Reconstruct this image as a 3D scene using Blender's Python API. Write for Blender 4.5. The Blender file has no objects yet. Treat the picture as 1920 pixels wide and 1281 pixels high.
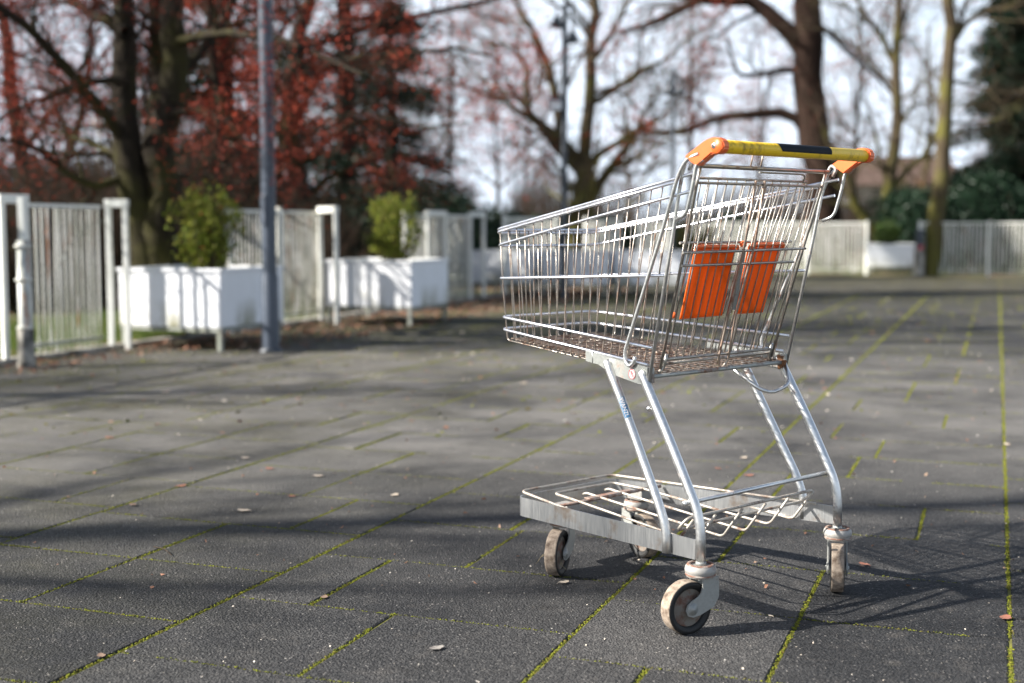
import bpy, bmesh, math, random
import numpy as np
from mathutils import Vector, Matrix
R=math.radians
SC=bpy.context.scene
COL=SC.collection
# ---------------------------------------------------------------- camera, light, exposure
CAMH=.85; PITCH=4.917; FPX=2453.3
cd=bpy.data.cameras.new('camera'); cam=bpy.data.objects.new('camera',cd); COL.objects.link(cam)
cam.location=(0,0,CAMH); cam.rotation_euler=(R(90-PITCH),0,0)
cd.sensor_width=36; cd.lens=FPX/1920*36; cd.clip_start=.05; cd.clip_end=600
cd.dof.use_dof=True; cd.dof.focus_distance=2.95; cd.dof.aperture_fstop=2.3
SC.camera=cam
SUN_EL=33.0; SHADOW_DIR=R(9.0)       # shadows run to the right and slightly away
sd=Vector((math.cos(SHADOW_DIR)*math.cos(R(SUN_EL)),math.sin(SHADOW_DIR)*math.cos(R(SUN_EL)),-math.sin(R(SUN_EL))))
sl=bpy.data.lights.new('sun','SUN'); sl.energy=5.0; sl.angle=R(.7); sl.color=(1,.955,.88)
so=bpy.data.objects.new('sun',sl); COL.objects.link(so); so.rotation_euler=sd.to_track_quat('-Z','Y').to_euler()
W=bpy.data.worlds.new('World'); SC.world=W; W.use_nodes=True
nt=W.node_tree; nt.nodes.clear()
def wn(t,**k):
    n=nt.nodes.new(t)
    for a,b in k.items(): setattr(n,a,b)
    return n
out=wn('ShaderNodeOutputWorld'); bg=wn('ShaderNodeBackground'); sky=wn('ShaderNodeTexSky',sky_type='NISHITA',sun_disc=False)
sky.sun_elevation=R(SUN_EL); sky.sun_rotation=math.atan2(-sd.x,-sd.y); sky.air_density=1.0; sky.dust_density=1.6; sky.ozone_density=1.0
tc=wn('ShaderNodeTexCoord'); mp=wn('ShaderNodeMapping'); mp.inputs['Scale'].default_value=(1,1,2.6)
nz=wn('ShaderNodeTexNoise'); nz.inputs['Scale'].default_value=3.2; nz.inputs['Detail'].default_value=8; nz.inputs['Roughness'].default_value=.62
cr=wn('ShaderNodeValToRGB'); cr.color_ramp.elements[0].position=.22; cr.color_ramp.elements[1].position=.46
mx=wn('ShaderNodeMix',data_type='RGBA'); mx.inputs[7].default_value=(8.4,9.5,10.9,1)
nt.links.new(tc.outputs['Generated'],mp.inputs['Vector']); nt.links.new(mp.outputs[0],nz.inputs['Vector']); nt.links.new(nz.outputs['Fac'],cr.inputs[0])
sx=wn('ShaderNodeSeparateXYZ'); mr=wn('ShaderNodeMapRange'); mr.inputs[1].default_value=.22; mr.inputs[2].default_value=.45; mr.inputs[3].default_value=1; mr.inputs[4].default_value=.05; ml_=wn('ShaderNodeMath',operation='MULTIPLY')
nt.links.new(tc.outputs['Generated'],sx.inputs[0]); nt.links.new(sx.outputs['Z'],mr.inputs[0]); nt.links.new(cr.outputs[0],ml_.inputs[0]); nt.links.new(mr.outputs[0],ml_.inputs[1]); nt.links.new(ml_.outputs[0],mx.inputs[0]); nt.links.new(sky.outputs[0],mx.inputs[6]); nt.links.new(mx.outputs[2],bg.inputs['Color'])
nt.links.new(bg.outputs[0],out.inputs[0]); bg.inputs['Strength'].default_value=.05
SC.view_settings.view_transform='Standard'; SC.view_settings.look='None'; SC.view_settings.gamma=1; SC.view_settings.exposure=1.55
SC.render.engine='CYCLES'; SC.cycles.use_denoising=True; SC.cycles.max_bounces=6; SC.cycles.transparent_max_bounces=4
SC.cycles.sample_clamp_indirect=6; SC.cycles.sample_clamp_direct=30

# ---------------------------------------------------------------- helpers: materials
def M(name,rough=.6,metal=0,color=(.5,.5,.5),spec=.5):
    m=bpy.data.materials.new(name); m.use_nodes=True
    b=m.node_tree.nodes['Principled BSDF']
    b.inputs['Base Color'].default_value=(*color,1); b.inputs['Roughness'].default_value=rough; b.inputs['Metallic'].default_value=metal
    b.inputs['Specular IOR Level'].default_value=spec
    return m
class NT:
    def __init__(s,m): s.m=m; s.t=m.node_tree; s.b=s.t.nodes['Principled BSDF']
    def n(s,t,ins=None,**k):
        x=s.t.nodes.new(t)
        for a,b in k.items(): setattr(x,a,b)
        for a,b in (ins or {}).items():
            if isinstance(b,bpy.types.NodeSocket): s.t.links.new(b,x.inputs[a])
            else: x.inputs[a].default_value=b
        return x
    def pos(s,scale=(1,1,1),kind='Object'):
        if kind=='World': g=s.n('ShaderNodeNewGeometry').outputs['Position']
        else: g=s.n('ShaderNodeTexCoord').outputs[kind]
        return s.n('ShaderNodeMapping',{'Vector':g,'Scale':scale}).outputs[0]
    def noise(s,vec,scale,detail=4,rough=.55):
        return s.n('ShaderNodeTexNoise',{'Vector':vec,'Scale':scale,'Detail':detail,'Roughness':rough}).outputs['Fac']
    def ramp(s,fac,stops):
        r=s.n('ShaderNodeValToRGB',{'Fac':fac}); e=r.color_ramp.elements
        while len(e)<len(stops): e.new(.5)
        for i,(p,c) in enumerate(stops):
            e[i].position=p; e[i].color=(*c,1) if len(c)==3 else c
        return r.outputs['Color']
    def mix(s,f,a,b,blend='MIX'):
        x=s.n('ShaderNodeMix',{0:f},data_type='RGBA',blend_type=blend)
        for i,v in ((6,a),(7,b)):
            if isinstance(v,bpy.types.NodeSocket): s.t.links.new(v,x.inputs[i])
            else: x.inputs[i].default_value=(*v,1)
        return x.outputs[2]
    def math(s,op,a,b=0.,clamp=False):
        x=s.n('ShaderNodeMath',{0:a,1:b},operation=op); x.use_clamp=clamp; return x.outputs[0]
    def island(s): return s.n('ShaderNodeNewGeometry').outputs['Random Per Island']
    def out(s,inp,v): s.t.links.new(v,s.b.inputs[inp])
    def bump(s,h,strength=.4,dist=.002):
        s.out('Normal',s.n('ShaderNodeBump',{'Height':h,'Strength':strength,'Distance':dist}).outputs[0])
def steel(name,base,rust,rough,lo,hi,metal=1.0,scale=22):
    m=M(name,rough,metal,base); t=NT(m); p=t.pos()
    n1=t.noise(p,scale,6,.65); n2=t.noise(p,140,3)
    rf=t.ramp(n1,[(lo,(0,0,0)),(hi,(1,1,1))])
    tone=t.mix(n2,tuple(c*.8 for c in base),tuple(min(1,c*1.15) for c in base))
    rc=t.mix(n2,tuple(c*.55 for c in rust),rust)
    t.out('Base Color',t.mix(rf,tone,rc))
    mt=t.math('MULTIPLY',t.math('SUBTRACT',1,rf),metal); t.out('Metallic',mt)
    t.out('Roughness',t.math('ADD',t.math('MULTIPLY',rf,.45),t.math('ADD',t.math('MULTIPLY',n2,.18),rough-.09)))
    t.bump(n2,.15,.0005)
    return m
RUST=(.17,.065,.03)
m_rail=steel('rail_steel',(.84,.84,.88),RUST,.34,.62,.75)
m_wire=steel('wire_steel',(.39,.355,.315),(.20,.10,.055),.38,.50,.66,scale=35)
m_gate=steel('gate_steel',(.42,.395,.36),(.22,.12,.075),.38,.53,.70,scale=30)
m_floor=steel('rusty_wire',(.52,.42,.34),(.20,.10,.055),.5,.44,.62,.5,scale=45)
m_tube=steel('tube_steel',(.70,.70,.69),(.22,.10,.06),.42,.60,.70,scale=14)
m_plate=steel('plate_steel',(.36,.37,.35),(.24,.12,.07),.48,.58,.72,.7,scale=16)
m_tray=steel('tray_wire',(.50,.455,.395),(.22,.12,.08),.52,.50,.68,.55,scale=25)
m_fork=steel('fork_zinc',(.33,.335,.315),(.26,.13,.085),.55,.58,.68,.35,scale=28)
m_cup=steel('cup_zinc',(.37,.355,.33),(.30,.15,.10),.6,.56,.70,.25,scale=30)
m_band=M('band_steel',.4,.95,(.62,.62,.61)); t=NT(m_band); p=t.pos((60,60,3)); q=t.pos()
n1=t.noise(p,6,4); n2=t.noise(q,12,5,.6)
rf=t.ramp(n2,[(.56,(0,0,0)),(.72,(1,1,1))])
t.out('Base Color',t.mix(rf,t.ramp(n1,[(.3,(.40,.41,.42)),(.7,(.53,.53,.52))]),(.33,.24,.17))); t.out('Roughness',t.math('ADD',t.math('MULTIPLY',n1,.25),.3)); t.bump(n1,.2,.0006)
def plastic(name,col,dirt,lo,hi,rough=.42,scale=18):
    m=M(name,rough,0,col); t=NT(m); p=t.pos(); n1=t.noise(p,scale,8,.7); n2=t.noise(p,90,4,.6)
    t.out('Base Color',t.mix(t.ramp(n1,[(lo,(0,0,0)),(hi,(1,1,1))]),t.mix(n2,tuple(c*.85 for c in col),col),dirt))
    t.out('Roughness',t.math('ADD',t.math('MULTIPLY',n1,.3),rough-.12)); t.bump(n2,.12,.0006); return m
m_rustring=plastic('rust_ring',(.20,.10,.068),(.30,.27,.24),.46,.60,.85,60)
m_yel=plastic('handle_yellow',(.96,.62,.02),(.20,.12,.02),.53,.72,.45,26)
m_blk=plastic('handle_black',(.010,.012,.016),(.03,.03,.03),.6,.85,.55)
m_org=plastic('clip_orange',(.86,.16,.035),(.45,.10,.03),.62,.85,.38)
m_seat=plastic('seat_orange',(.92,.165,.004),(.50,.09,.01),.62,.88,.6,9)
t=NT(m_seat); tr=t.n('ShaderNodeBsdfTranslucent',{'Color':(.92,.30,.012,1)}); ms=t.n('ShaderNodeMixShader',{0:.30}); o=[x for x in t.t.nodes if x.type=='OUTPUT_MATERIAL'][0]
t.t.links.new(t.b.outputs[0],ms.inputs[1]); t.t.links.new(tr.outputs[0],ms.inputs[2]); t.t.links.new(ms.outputs[0],o.inputs[0])
m_white=plastic('sticker_white',(.75,.70,.68),(.45,.35,.3),.6,.8)
m_blk.node_tree.nodes['Principled BSDF'].inputs['Specular IOR Level'].default_value=.12
m_red=plastic('sticker_red',(.60,.03,.05),(.3,.05,.04),.6,.85)
m_blue=plastic('label_blue',(.05,.17,.32),(.42,.46,.50),.44,.60,.42,60)
m_screw=M('screw_zinc',.3,1,(.75,.73,.72))
m_tread=plastic('tread_rubber',(.36,.29,.225),(.10,.07,.05),.42,.62,.9,34)
m_side=plastic('sidewall_rubber',(.010,.0095,.009),(.05,.042,.035),.58,.82,.6)
m_hub=plastic('hub_dirty',(.17,.15,.125),(.11,.045,.025),.46,.62,.7,34)
m_straw=M('straw',.9,0,(.34,.27,.15))
# paint
def paint(name,col,grime,lo,hi,rust=None,rough=.5,stretch=(9,9,1.2),rl=.6,rh=.7):
    m=M(name,rough,0,col); t=NT(m); p=t.pos(stretch,'World'); q=t.pos((1,1,1),'World')
    n1=t.noise(p,2.2,7,.65); n2=t.noise(q,9,5,.6)
    c=t.mix(t.ramp(n1,[(lo,(0,0,0)),(hi,(1,1,1))]),t.mix(n2,tuple(x*.88 for x in col),col),grime)
    if rust:
        n3=t.noise(t.pos((14,14,1.5),'World'),1.6,6,.7); c=t.mix(t.ramp(n3,[(rl,(0,0,0)),(rh,(1,1,1))]),c,rust)
    t.out('Base Color',c); t.out('Roughness',t.math('ADD',t.math('MULTIPLY',n2,.3),rough-.12)); t.bump(n2,.2,.003); return m
m_slat=paint('slat_paint',(.68,.67,.62),(.22,.23,.16),.44,.74,(.32,.15,.075),rl=.57,rh=.66)
t=NT(m_slat); src=t.b.inputs['Base Color'].links[0].from_socket
zz=t.n('ShaderNodeSeparateXYZ',{0:t.n('ShaderNodeTexCoord').outputs['Object']}).outputs['Z']
am=t.math('MULTIPLY',t.n('ShaderNodeMapRange',{0:zz,1:.03,2:.55,3:1.,4:0.}).outputs[0],t.ramp(t.noise(t.pos((5,5,1.5),'World'),2.3,6,.65),[(.40,(0,0,0)),(.60,(.9,.9,.9))]))
t.out('Base Color',t.mix(am,src,(.17,.19,.09)))
m_frame=paint('frame_paint',(.80,.80,.74),(.42,.42,.33),.55,.85,(.33,.18,.10),rl=.66,rh=.74)
m_planter=paint('planter_paint',(.80,.81,.83),(.50,.50,.44),.58,.88,stretch=(3,3,1.2))
t=NT(m_planter); src=t.b.inputs['Base Color'].links[0].from_socket
zz=t.n('ShaderNodeSeparateXYZ',{0:t.n('ShaderNodeTexCoord').outputs['Object']}).outputs['Z']
am=t.math('MULTIPLY',t.n('ShaderNodeMapRange',{0:zz,1:.16,2:.36,3:1.,4:0.}).outputs[0],t.ramp(t.noise(t.pos((1,1,.5),'World'),3.3,6,.65),[(.46,(0,0,0)),(.62,(1,1,1))]))
t.out('Base Color',t.mix(am,src,(.20,.19,.10)))
m_leg=paint('leg_paint',(.30,.31,.28),(.16,.17,.12),.4,.7,(.25,.14,.08))
m_post=paint('post_bluegrey',(.055,.07,.098),(.04,.05,.065),.45,.8,rough=.42)
m_dark=paint('dark_metal',(.05,.06,.075),(.03,.035,.04),.4,.8)
m_glass=M('lamp_cover',.3,0,(.75,.77,.78))
m_conc=paint('concrete',(.34,.32,.28),(.07,.065,.055),.44,.60,rough=.85,stretch=(2,2,2))
m_wall=paint('house_wall',(.36,.32,.27),(.25,.22,.18),.5,.9,rough=.85)
m_roof=paint('roof_tile',(.10,.06,.045),(.07,.05,.04),.4,.8,rough=.85)
m_win=M('window_glass',.15,0,(.04,.05,.06))
def leafy(name,cols,rough=.55,trans=.25):
    m=M(name,rough); t=NT(m); t.out('Base Color',t.ramp(t.island(),[(i/(len(cols)-1),c) for i,c in enumerate(cols)]))
    m.node_tree.nodes['Principled BSDF'].inputs['Specular IOR Level'].default_value=.15
    if trans:
        tr=t.n('ShaderNodeBsdfTranslucent'); t.t.links.new(t.ramp(t.island(),[(i/(len(cols)-1),c) for i,c in enumerate(cols)]),tr.inputs['Color'])
        ms=t.n('ShaderNodeMixShader',{0:trans}); o=[x for x in t.t.nodes if x.type=='OUTPUT_MATERIAL'][0]
        t.t.links.new(t.b.outputs[0],ms.inputs[1]); t.t.links.new(tr.outputs[0],ms.inputs[2]); t.t.links.new(ms.outputs[0],o.inputs[0])
    return m
m_bud=leafy('red_buds',[(.13,.022,.015),(.38,.048,.023),(.18,.03,.018),(.50,.09,.04)])
m_bud2=leafy('brown_red_buds',[(.14,.05,.035),(.30,.09,.06),(.20,.08,.05)])
m_shrub=leafy('shrub_leaves',[(.08,.125,.018),(.22,.27,.03),(.05,.075,.015),(.33,.34,.05),(.13,.10,.035)])
m_shrub2=leafy('shrub_leaves_brown',[(.16,.12,.04),(.20,.18,.04),(.10,.07,.03)])
m_ever=leafy('evergreen_leaves',[(.005,.012,.008),(.012,.026,.014),(.008,.018,.010),(.02,.034,.018)],.5,.1)
m_hedge=leafy('hedge_leaves',[(.008,.022,.012),(.018,.040,.020),(.010,.026,.014),(.034,.055,.034)],.4,.1)
m_grass=leafy('grass_blades',[(.05,.095,.015),(.085,.14,.025),(.13,.15,.04)],.6,.3)
m_dry=leafy('dry_leaves',[(.22,.10,.06),(.34,.18,.12),(.14,.07,.045),(.40,.28,.20)],.8,.15)
m_pale=leafy('pale_leaves',[(.55,.47,.38),(.62,.58,.52)],.8,.15)
m_moss=leafy('moss',[(.11,.125,.014),(.21,.22,.025),(.06,.075,.012),(.15,.12,.03)],.95,.1)
def bark(name,a,b,moss=None,ml=.5,mh=.65,scale=9):
    m=M(name,.9,spec=.12); t=NT(m); p=t.pos((4,4,.8),'World'); n1=t.noise(p,scale,7,.7); c=t.ramp(n1,[(.3,a),(.7,b)])
    if moss:
        zq=t.n('ShaderNodeSeparateXYZ',{0:t.n('ShaderNodeNewGeometry').outputs['Position']}).outputs['Z']; n2=t.math('ADD',t.noise(t.pos((1,1,1),'World'),2.2,4),t.n('ShaderNodeMapRange',{0:zq,1:.3,2:3.5,3:.13,4:-.05}).outputs[0]); c=t.mix(t.ramp(n2,[(ml,(0,0,0)),(mh,(1,1,1))]),c,moss)
    t.out('Base Color',c); t.bump(n1,.8,.02); return m
m_bark=bark('dark_bark',(.010,.008,.006),(.038,.030,.021),(.045,.042,.014),.54,.72)
m_barkM=bark('mossy_bark',(.040,.030,.020),(.11,.085,.052),(.105,.096,.028),.46,.64)
m_barkR=bark('red_bark',(.012,.008,.006),(.052,.030,.022),None)
m_twig=bark('twig_bark',(.045,.032,.022),(.10,.073,.05))
m_twigD=bark('dark_twig_bark',(.014,.010,.008),(.040,.028,.021))
m_scrub=leafy('undergrowth_twigs',[(.034,.021,.015),(.075,.047,.034),(.024,.018,.013),(.05,.042,.02)],.9,0)
# paving
m_tile=M('rubber_paving',.8); t=NT(m_tile); q=t.pos((1,1,1),'World')
isl=t.island(); big=t.noise(q,.9,5,.6); mid=t.noise(q,14,4,.6); gr=t.noise(q,520,2,.5); fl=t.n('ShaderNodeTexVoronoi',{'Vector':q,'Scale':330}).outputs['Color']
sp=t.n('ShaderNodeSeparateColor',{0:fl}).outputs[0]
base=t.ramp(t.math('ADD',t.math('MULTIPLY',isl,.55),t.math('MULTIPLY',big,.45)),[(.25,(.015,.0155,.017)),(.75,(.043,.0425,.043))])
g3=t.n('ShaderNodeSeparateColor',{0:t.n('ShaderNodeTexVoronoi',{'Vector':q,'Scale':215}).outputs['Color']}).outputs[0]
base=t.mix(t.math('MULTIPLY',g3,t.math('ADD',gr,.3)),t.mix(1.,base,(.42,.42,.44),'MULTIPLY'),t.mix(1.,base,(2.3,2.25,2.15),'MULTIPLY'))
base=t.mix(t.ramp(mid,[(.55,(0,0,0)),(.8,(.5,.5,.5))]),base,(.11,.10,.09))
dd=t.n('ShaderNodeVectorMath',{0:t.n('ShaderNodeVectorMath',{0:q,1:(-2.82,9.2,0)},operation='SUBTRACT').outputs[0],1:(.94,-.34,0)},operation='DOT_PRODUCT').outputs['Value']
edge=t.n('ShaderNodeMapRange',{0:dd,1:.2,2:4.5,3:1.,4:0.}).outputs[0]
d2=t.n('ShaderNodeVectorMath',{0:q,1:(.34,.94,0)},operation='DOT_PRODUCT').outputs['Value']
edge=t.math('MAXIMUM',edge,t.n('ShaderNodeMapRange',{0:d2,1:14.,2:24.,3:0.,4:1.}).outputs[0])
dirt=t.math('MULTIPLY',edge,t.ramp(t.noise(q,3.1,8,.7),[(.36,(0,0,0)),(.6,(1,1,1))]))
base=t.mix(t.math('MULTIPLY',dirt,.75),base,t.mix(mid,(.085,.062,.035),(.10,.105,.028)))
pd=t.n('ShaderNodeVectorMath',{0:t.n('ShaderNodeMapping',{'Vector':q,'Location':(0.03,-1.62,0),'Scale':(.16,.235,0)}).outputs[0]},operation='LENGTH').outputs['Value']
sunlit_mask=t.n('ShaderNodeMapRange',{0:pd,1:.35,2:1.0,3:.9,4:0.}); sunlit_mask.interpolation_type='SMOOTHSTEP'  # painted light: sunlit middle of the court brightened in the slab colour
sunlit_fac=t.math('MULTIPLY',sunlit_mask.outputs[0],t.ramp(t.noise(q,1.3,7,.65),[(.36,(.12,.12,.12)),(.62,(1,1,1))]))
base=t.mix(t.math('ADD',sunlit_fac,t.math('MULTIPLY',t.ramp(t.noise(q,.55,6,.65),[(.5,(0,0,0)),(.72,(1,1,1))]),.25)),base,(.150,.142,.132))
base=t.mix(t.ramp(sp,[(.985,(0,0,0)),(.99,(.7,.7,.7))]),base,(.30,.28,.26))
stn=t.ramp(t.noise(q,2.7,9,.75),[(.60,(0,0,0)),(.66,(.55,.55,.55))]); base=t.mix(stn,base,(.016,.0155,.015))
base=t.mix(t.ramp(t.noise(q,7.5,9,.8),[(.63,(0,0,0)),(.68,(.5,.5,.5))]),base,(.10,.09,.07))
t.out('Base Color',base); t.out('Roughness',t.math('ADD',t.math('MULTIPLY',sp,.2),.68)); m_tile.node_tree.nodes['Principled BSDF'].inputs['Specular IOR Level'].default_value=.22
hh=t.math('ADD',t.math('MULTIPLY',gr,.5),t.math('MULTIPLY',t.n('ShaderNodeTexVoronoi',{'Vector':q,'Scale':190}).outputs['Distance'],.8)); t.bump(hh,1.,.005)
m_soil=M('joint_soil',.95); t=NT(m_soil); q=t.pos((1,1,1),'World'); a=t.noise(q,5,6,.7); b=t.noise(q,60,3)
t.out('Base Color',t.mix(t.ramp(a,[(.25,(0,0,0)),(.45,(1,1,1))]),t.mix(b,(.03,.028,.02),(.07,.06,.035)),t.mix(b,(.10,.10,.014),(.21,.20,.03)))); t.bump(b,.5,.003)
m_lawn=M('lawn_ground',.95); t=NT(m_lawn); q=t.pos((1,1,1),'World'); a=t.noise(q,.8,7,.7); b=t.noise(q,25,5,.7)
t.out('Base Color',t.mix(t.ramp(a,[(.42,(0,0,0)),(.58,(1,1,1))]),t.mix(b,(.03,.055,.010),(.065,.105,.018)),t.mix(b,(.06,.035,.022),(.18,.11,.07)))); t.bump(b,1,.03)

# ---------------------------------------------------------------- helpers: meshes
class MB:
    """collects vertices and faces; build() links ONE mesh object"""
    def __init__(s): s.v=[]; s.f=[]; s.n=0
    def add(s,V,F,mat=0,smooth=True):
        V=np.asarray(V,np.float32).reshape(-1,3); F=np.asarray(F,np.int64)
        s.v.append(V); s.f.append((F+s.n,mat,smooth)); s.n+=len(V)
    def build(s,name,mats,parent=None,loc=None):
        me=bpy.data.meshes.new(name); V=np.concatenate(s.v)
        me.vertices.add(len(V)); me.vertices.foreach_set('co',V.ravel())
        nl=sum(f.size for f,_,_ in s.f); npoly=sum(len(f) for f,_,_ in s.f)
        me.loops.add(nl); me.polygons.add(npoly)
        me.loops.foreach_set('vertex_index',np.concatenate([f.ravel() for f,_,_ in s.f]).astype(np.int32))
        tot=np.concatenate([np.full(len(f),f.shape[1]) for f,_,_ in s.f]).astype(np.int32)
        me.polygons.foreach_set('loop_start',(np.cumsum(tot)-tot).astype(np.int32))
        me.polygons.foreach_set('material_index',np.concatenate([np.full(len(f),m) for f,m,_ in s.f]).astype(np.int32))
        me.polygons.foreach_set('use_smooth',np.concatenate([np.full(len(f),sm) for f,_,sm in s.f]))
        me.update(calc_edges=True); me.validate()
        for m in (mats if isinstance(mats,(list,tuple)) else [mats]): me.materials.append(m)
        o=bpy.data.objects.new(name,me); COL.objects.link(o)
        if parent: o.parent=parent
        if loc is not None: o.location=loc
        return o
    # one tube along a polyline, parallel transported
    def tube(s,P,r,n=8,mat=0,cap=True,closed=False):
        P=np.asarray(P,float); K=len(P); r=np.broadcast_to(np.asarray(r,float),(K,))
        T=np.gradient(P,axis=0) if not closed else np.roll(P,-1,0)-np.roll(P,1,0)
        T/=np.linalg.norm(T,axis=1)[:,None]+1e-12
        u=np.cross(T[0],[0,0,1.]); 
        if np.linalg.norm(u)<.1: u=np.cross(T[0],[1.,0,0])
        u/=np.linalg.norm(u); U=[u]
        for i in range(1,K):
            u=u-T[i]*np.dot(u,T[i]); u/=np.linalg.norm(u); U.append(u)
        U=np.array(U); B=np.cross(T,U); a=np.arange(n)*2*np.pi/n
        V=P[:,None]+r[:,None,None]*(np.cos(a)[None,:,None]*U[:,None]+np.sin(a)[None,:,None]*B[:,None])
        KK=K if closed else K-1
        i=np.arange(KK)[:,None]; j=np.arange(n)[None]; jn=(j+1)%n; inx=(i+1)%K
        F=np.stack([i*n+j,i*n+jn,inx*n+jn,inx*n+j],-1).reshape(-1,4)
        s.add(V,F,mat)
        if cap and not closed:
            b=s.n-K*n
            s.v.append(np.array([P[0],P[-1]],np.float32)); c=s.n; s.n+=2
            jj=np.arange(n); 
            s.f.append((np.stack([np.full(n,c),b+(jj+1)%n,b+jj],-1),mat,False))
            s.f.append((np.stack([np.full(n,c+1),b+(K-1)*n+jj,b+(K-1)*n+(jj+1)%n],-1),mat,False))
    def tubes(s,P,Rr,n=4,mat=0):
        """M tubes of K points at once"""
        P=np.asarray(P,float); M_,K,_=P.shape; T=np.gradient(P,axis=1); T/=np.linalg.norm(T,axis=2)[...,None]+1e-12
        ref=np.array([.31,.53,.79]); U=np.cross(T,ref); U/=np.linalg.norm(U,axis=2)[...,None]+1e-9; B=np.cross(T,U)
        a=np.arange(n)*2*np.pi/n
        V=P[:,:,None]+Rr[:,:,None,None]*(np.cos(a)[None,None,:,None]*U[:,:,None]+np.sin(a)[None,None,:,None]*B[:,:,None])
        m=np.arange(M_)[:,None,None]*K*n; i=np.arange(K-1)[None,:,None]; j=np.arange(n)[None,None]; jn=(j+1)%n
        F=np.stack([m+i*n+j,m+i*n+jn,m+(i+1)*n+jn,m+(i+1)*n+j],-1).reshape(-1,4); s.add(V.reshape(-1,3),F,mat)
    def cards(s,C,size,rng,aspect=.55,mat=0,flat=None,fold=.25):
        C=np.asarray(C,float); N=len(C); size=np.broadcast_to(size,(N,))
        a=rng.normal(size=(N,3)); 
        if flat is not None: a[:,2]*=flat
        a/=np.linalg.norm(a,axis=1)[:,None]; b=rng.normal(size=(N,3))
        if flat is not None: b[:,2]*=flat
        b-=a*(a*b).sum(1)[:,None]; b/=np.linalg.norm(b,axis=1)[:,None]; c=np.cross(a,b)
        sz=size[:,None]; 
        V=np.stack([C-a*sz*.5,C+b*sz*aspect*.5+c*sz*fold*.4,C+a*sz*.5,C-b*sz*aspect*.5+c*sz*fold*.4],1)
        i=np.arange(N)[:,None]*4; s.add(V.reshape(-1,3),np.concatenate([np.stack([i[:,0],i[:,0]+1,i[:,0]+2],-1),np.stack([i[:,0],i[:,0]+2,i[:,0]+3],-1)]),mat,False)
    def box(s,c,size,mat=0,rot=None,bev=0.0):
        bm=bmesh.new(); bmesh.ops.create_cube(bm,size=1); bmesh.ops.scale(bm,vec=size,verts=bm.verts)
        if bev>0: bmesh.ops.bevel(bm,geom=list(bm.edges),offset=bev,segments=2,affect='EDGES',profile=.6)
        if rot is not None: bmesh.ops.transform(bm,matrix=rot,verts=bm.verts)
        bmesh.ops.translate(bm,vec=c,verts=bm.verts); s.bm(bm,mat)
    def bm(s,bm,mat=0,smooth=False):
        bmesh.ops.triangulate(bm,faces=[f for f in bm.faces if len(f.verts)>4])
        bm.verts.index_update(); V=[v.co[:] for v in bm.verts]; b=s.n
        s.v.append(np.array(V,np.float32)); s.n+=len(V)
        for k in (3,4):
            F=[[v.index+b for v in f.verts] for f in bm.faces if len(f.verts)==k]
            if F: s.f.append((np.array(F),mat,smooth))
        bm.free()
    def prism(s,poly,axis,d0,d1,fn=None,mat=0,bev=0.0):
        """poly: 2d points; extruded along third axis. fn maps (a,b,d)->xyz"""
        bm=bmesh.new(); fn=fn or (lambda a,b,d:(a,d,b))
        lo=[bm.verts.new(fn(a,b,d0)) for a,b in poly]; hi=[bm.verts.new(fn(a,b,d1)) for a,b in poly]; n=len(poly)
        bm.faces.new(lo); bm.faces.new(hi[::-1])
        for i in range(n): bm.faces.new([lo[i],hi[i],hi[(i+1)%n],lo[(i+1)%n]][::-1])
        bmesh.ops.recalc_face_normals(bm,faces=bm.faces)
        if bev>0: bmesh.ops.bevel(bm,geom=list(bm.edges),offset=bev,segments=2,affect='EDGES')
        s.bm(bm,mat)
    def lathe(s,prof,n=32,mat=0,T=None,closed=False):
        """prof: (r,z) list; T: 4x4 matrix"""
        prof=np.array(prof,float); K=len(prof); a=np.arange(n)*2*np.pi/n
        V=np.stack([prof[:,None,0]*np.cos(a),prof[:,None,0]*np.sin(a),np.broadcast_to(prof[:,None,1],(K,n))],-1).reshape(-1,3)
        if T is not None:
            T=np.array(T); V=V@T[:3,:3].T+T[:3,3]
        i=np.arange(K-1)[:,None]; j=np.arange(n)[None]; jn=(j+1)%n
        s.add(V,np.stack([i*n+j,i*n+jn,(i+1)*n+jn,(i+1)*n+j],-1).reshape(-1,4),mat)
def fillet(P,rad,seg=5,closed=False):
    P=[np.array(p,float) for p in P]; n=len(P); out=[]
    for i in range(n):
        if not closed and i in (0,n-1): out.append(P[i]); continue
        a=P[i-1]-P[i]; b=P[(i+1)%n]-P[i]; la=np.linalg.norm(a); lb=np.linalg.norm(b); r=min(rad,la*.45,lb*.45)
        A=P[i]+a/la*r; B=P[i]+b/lb*r
        for k in range(seg+1):
            u=k/seg; out.append(A*(1-u)**2+P[i]*2*u*(1-u)+B*u*u)
    return np.array(out)
def empty(name,loc=(0,0,0),rz=0,parent=None):
    o=bpy.data.objects.new(name,None); COL.objects.link(o); o.location=loc; o.rotation_euler=(0,0,rz); o.empty_display_size=.1
    if parent: o.parent=parent
    return o
def tag(o,label=None,cat=None,group=None,kind=None):
    if label: o['label']=label
    if cat: o['category']=cat
    if group: o['group']=group
    if kind: o['kind']=kind
    return o
def copy_tree(o,parent=None):
    c=o.copy(); COL.objects.link(c); c.parent=parent
    for ch in list(o.children): copy_tree(ch,c)
    return c
def P3(px,py,Y):
    """a point of the place Y metres ahead, read off the 1920 px photograph"""
    a=R(PITCH); X=(px-960)/FPX; U=-(py-640.5)/FPX
    d=np.array([X,math.cos(a)+U*math.sin(a),-math.sin(a)+U*math.cos(a)]); return d*(Y/d[1])+np.array([0,0,CAMH])

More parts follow.
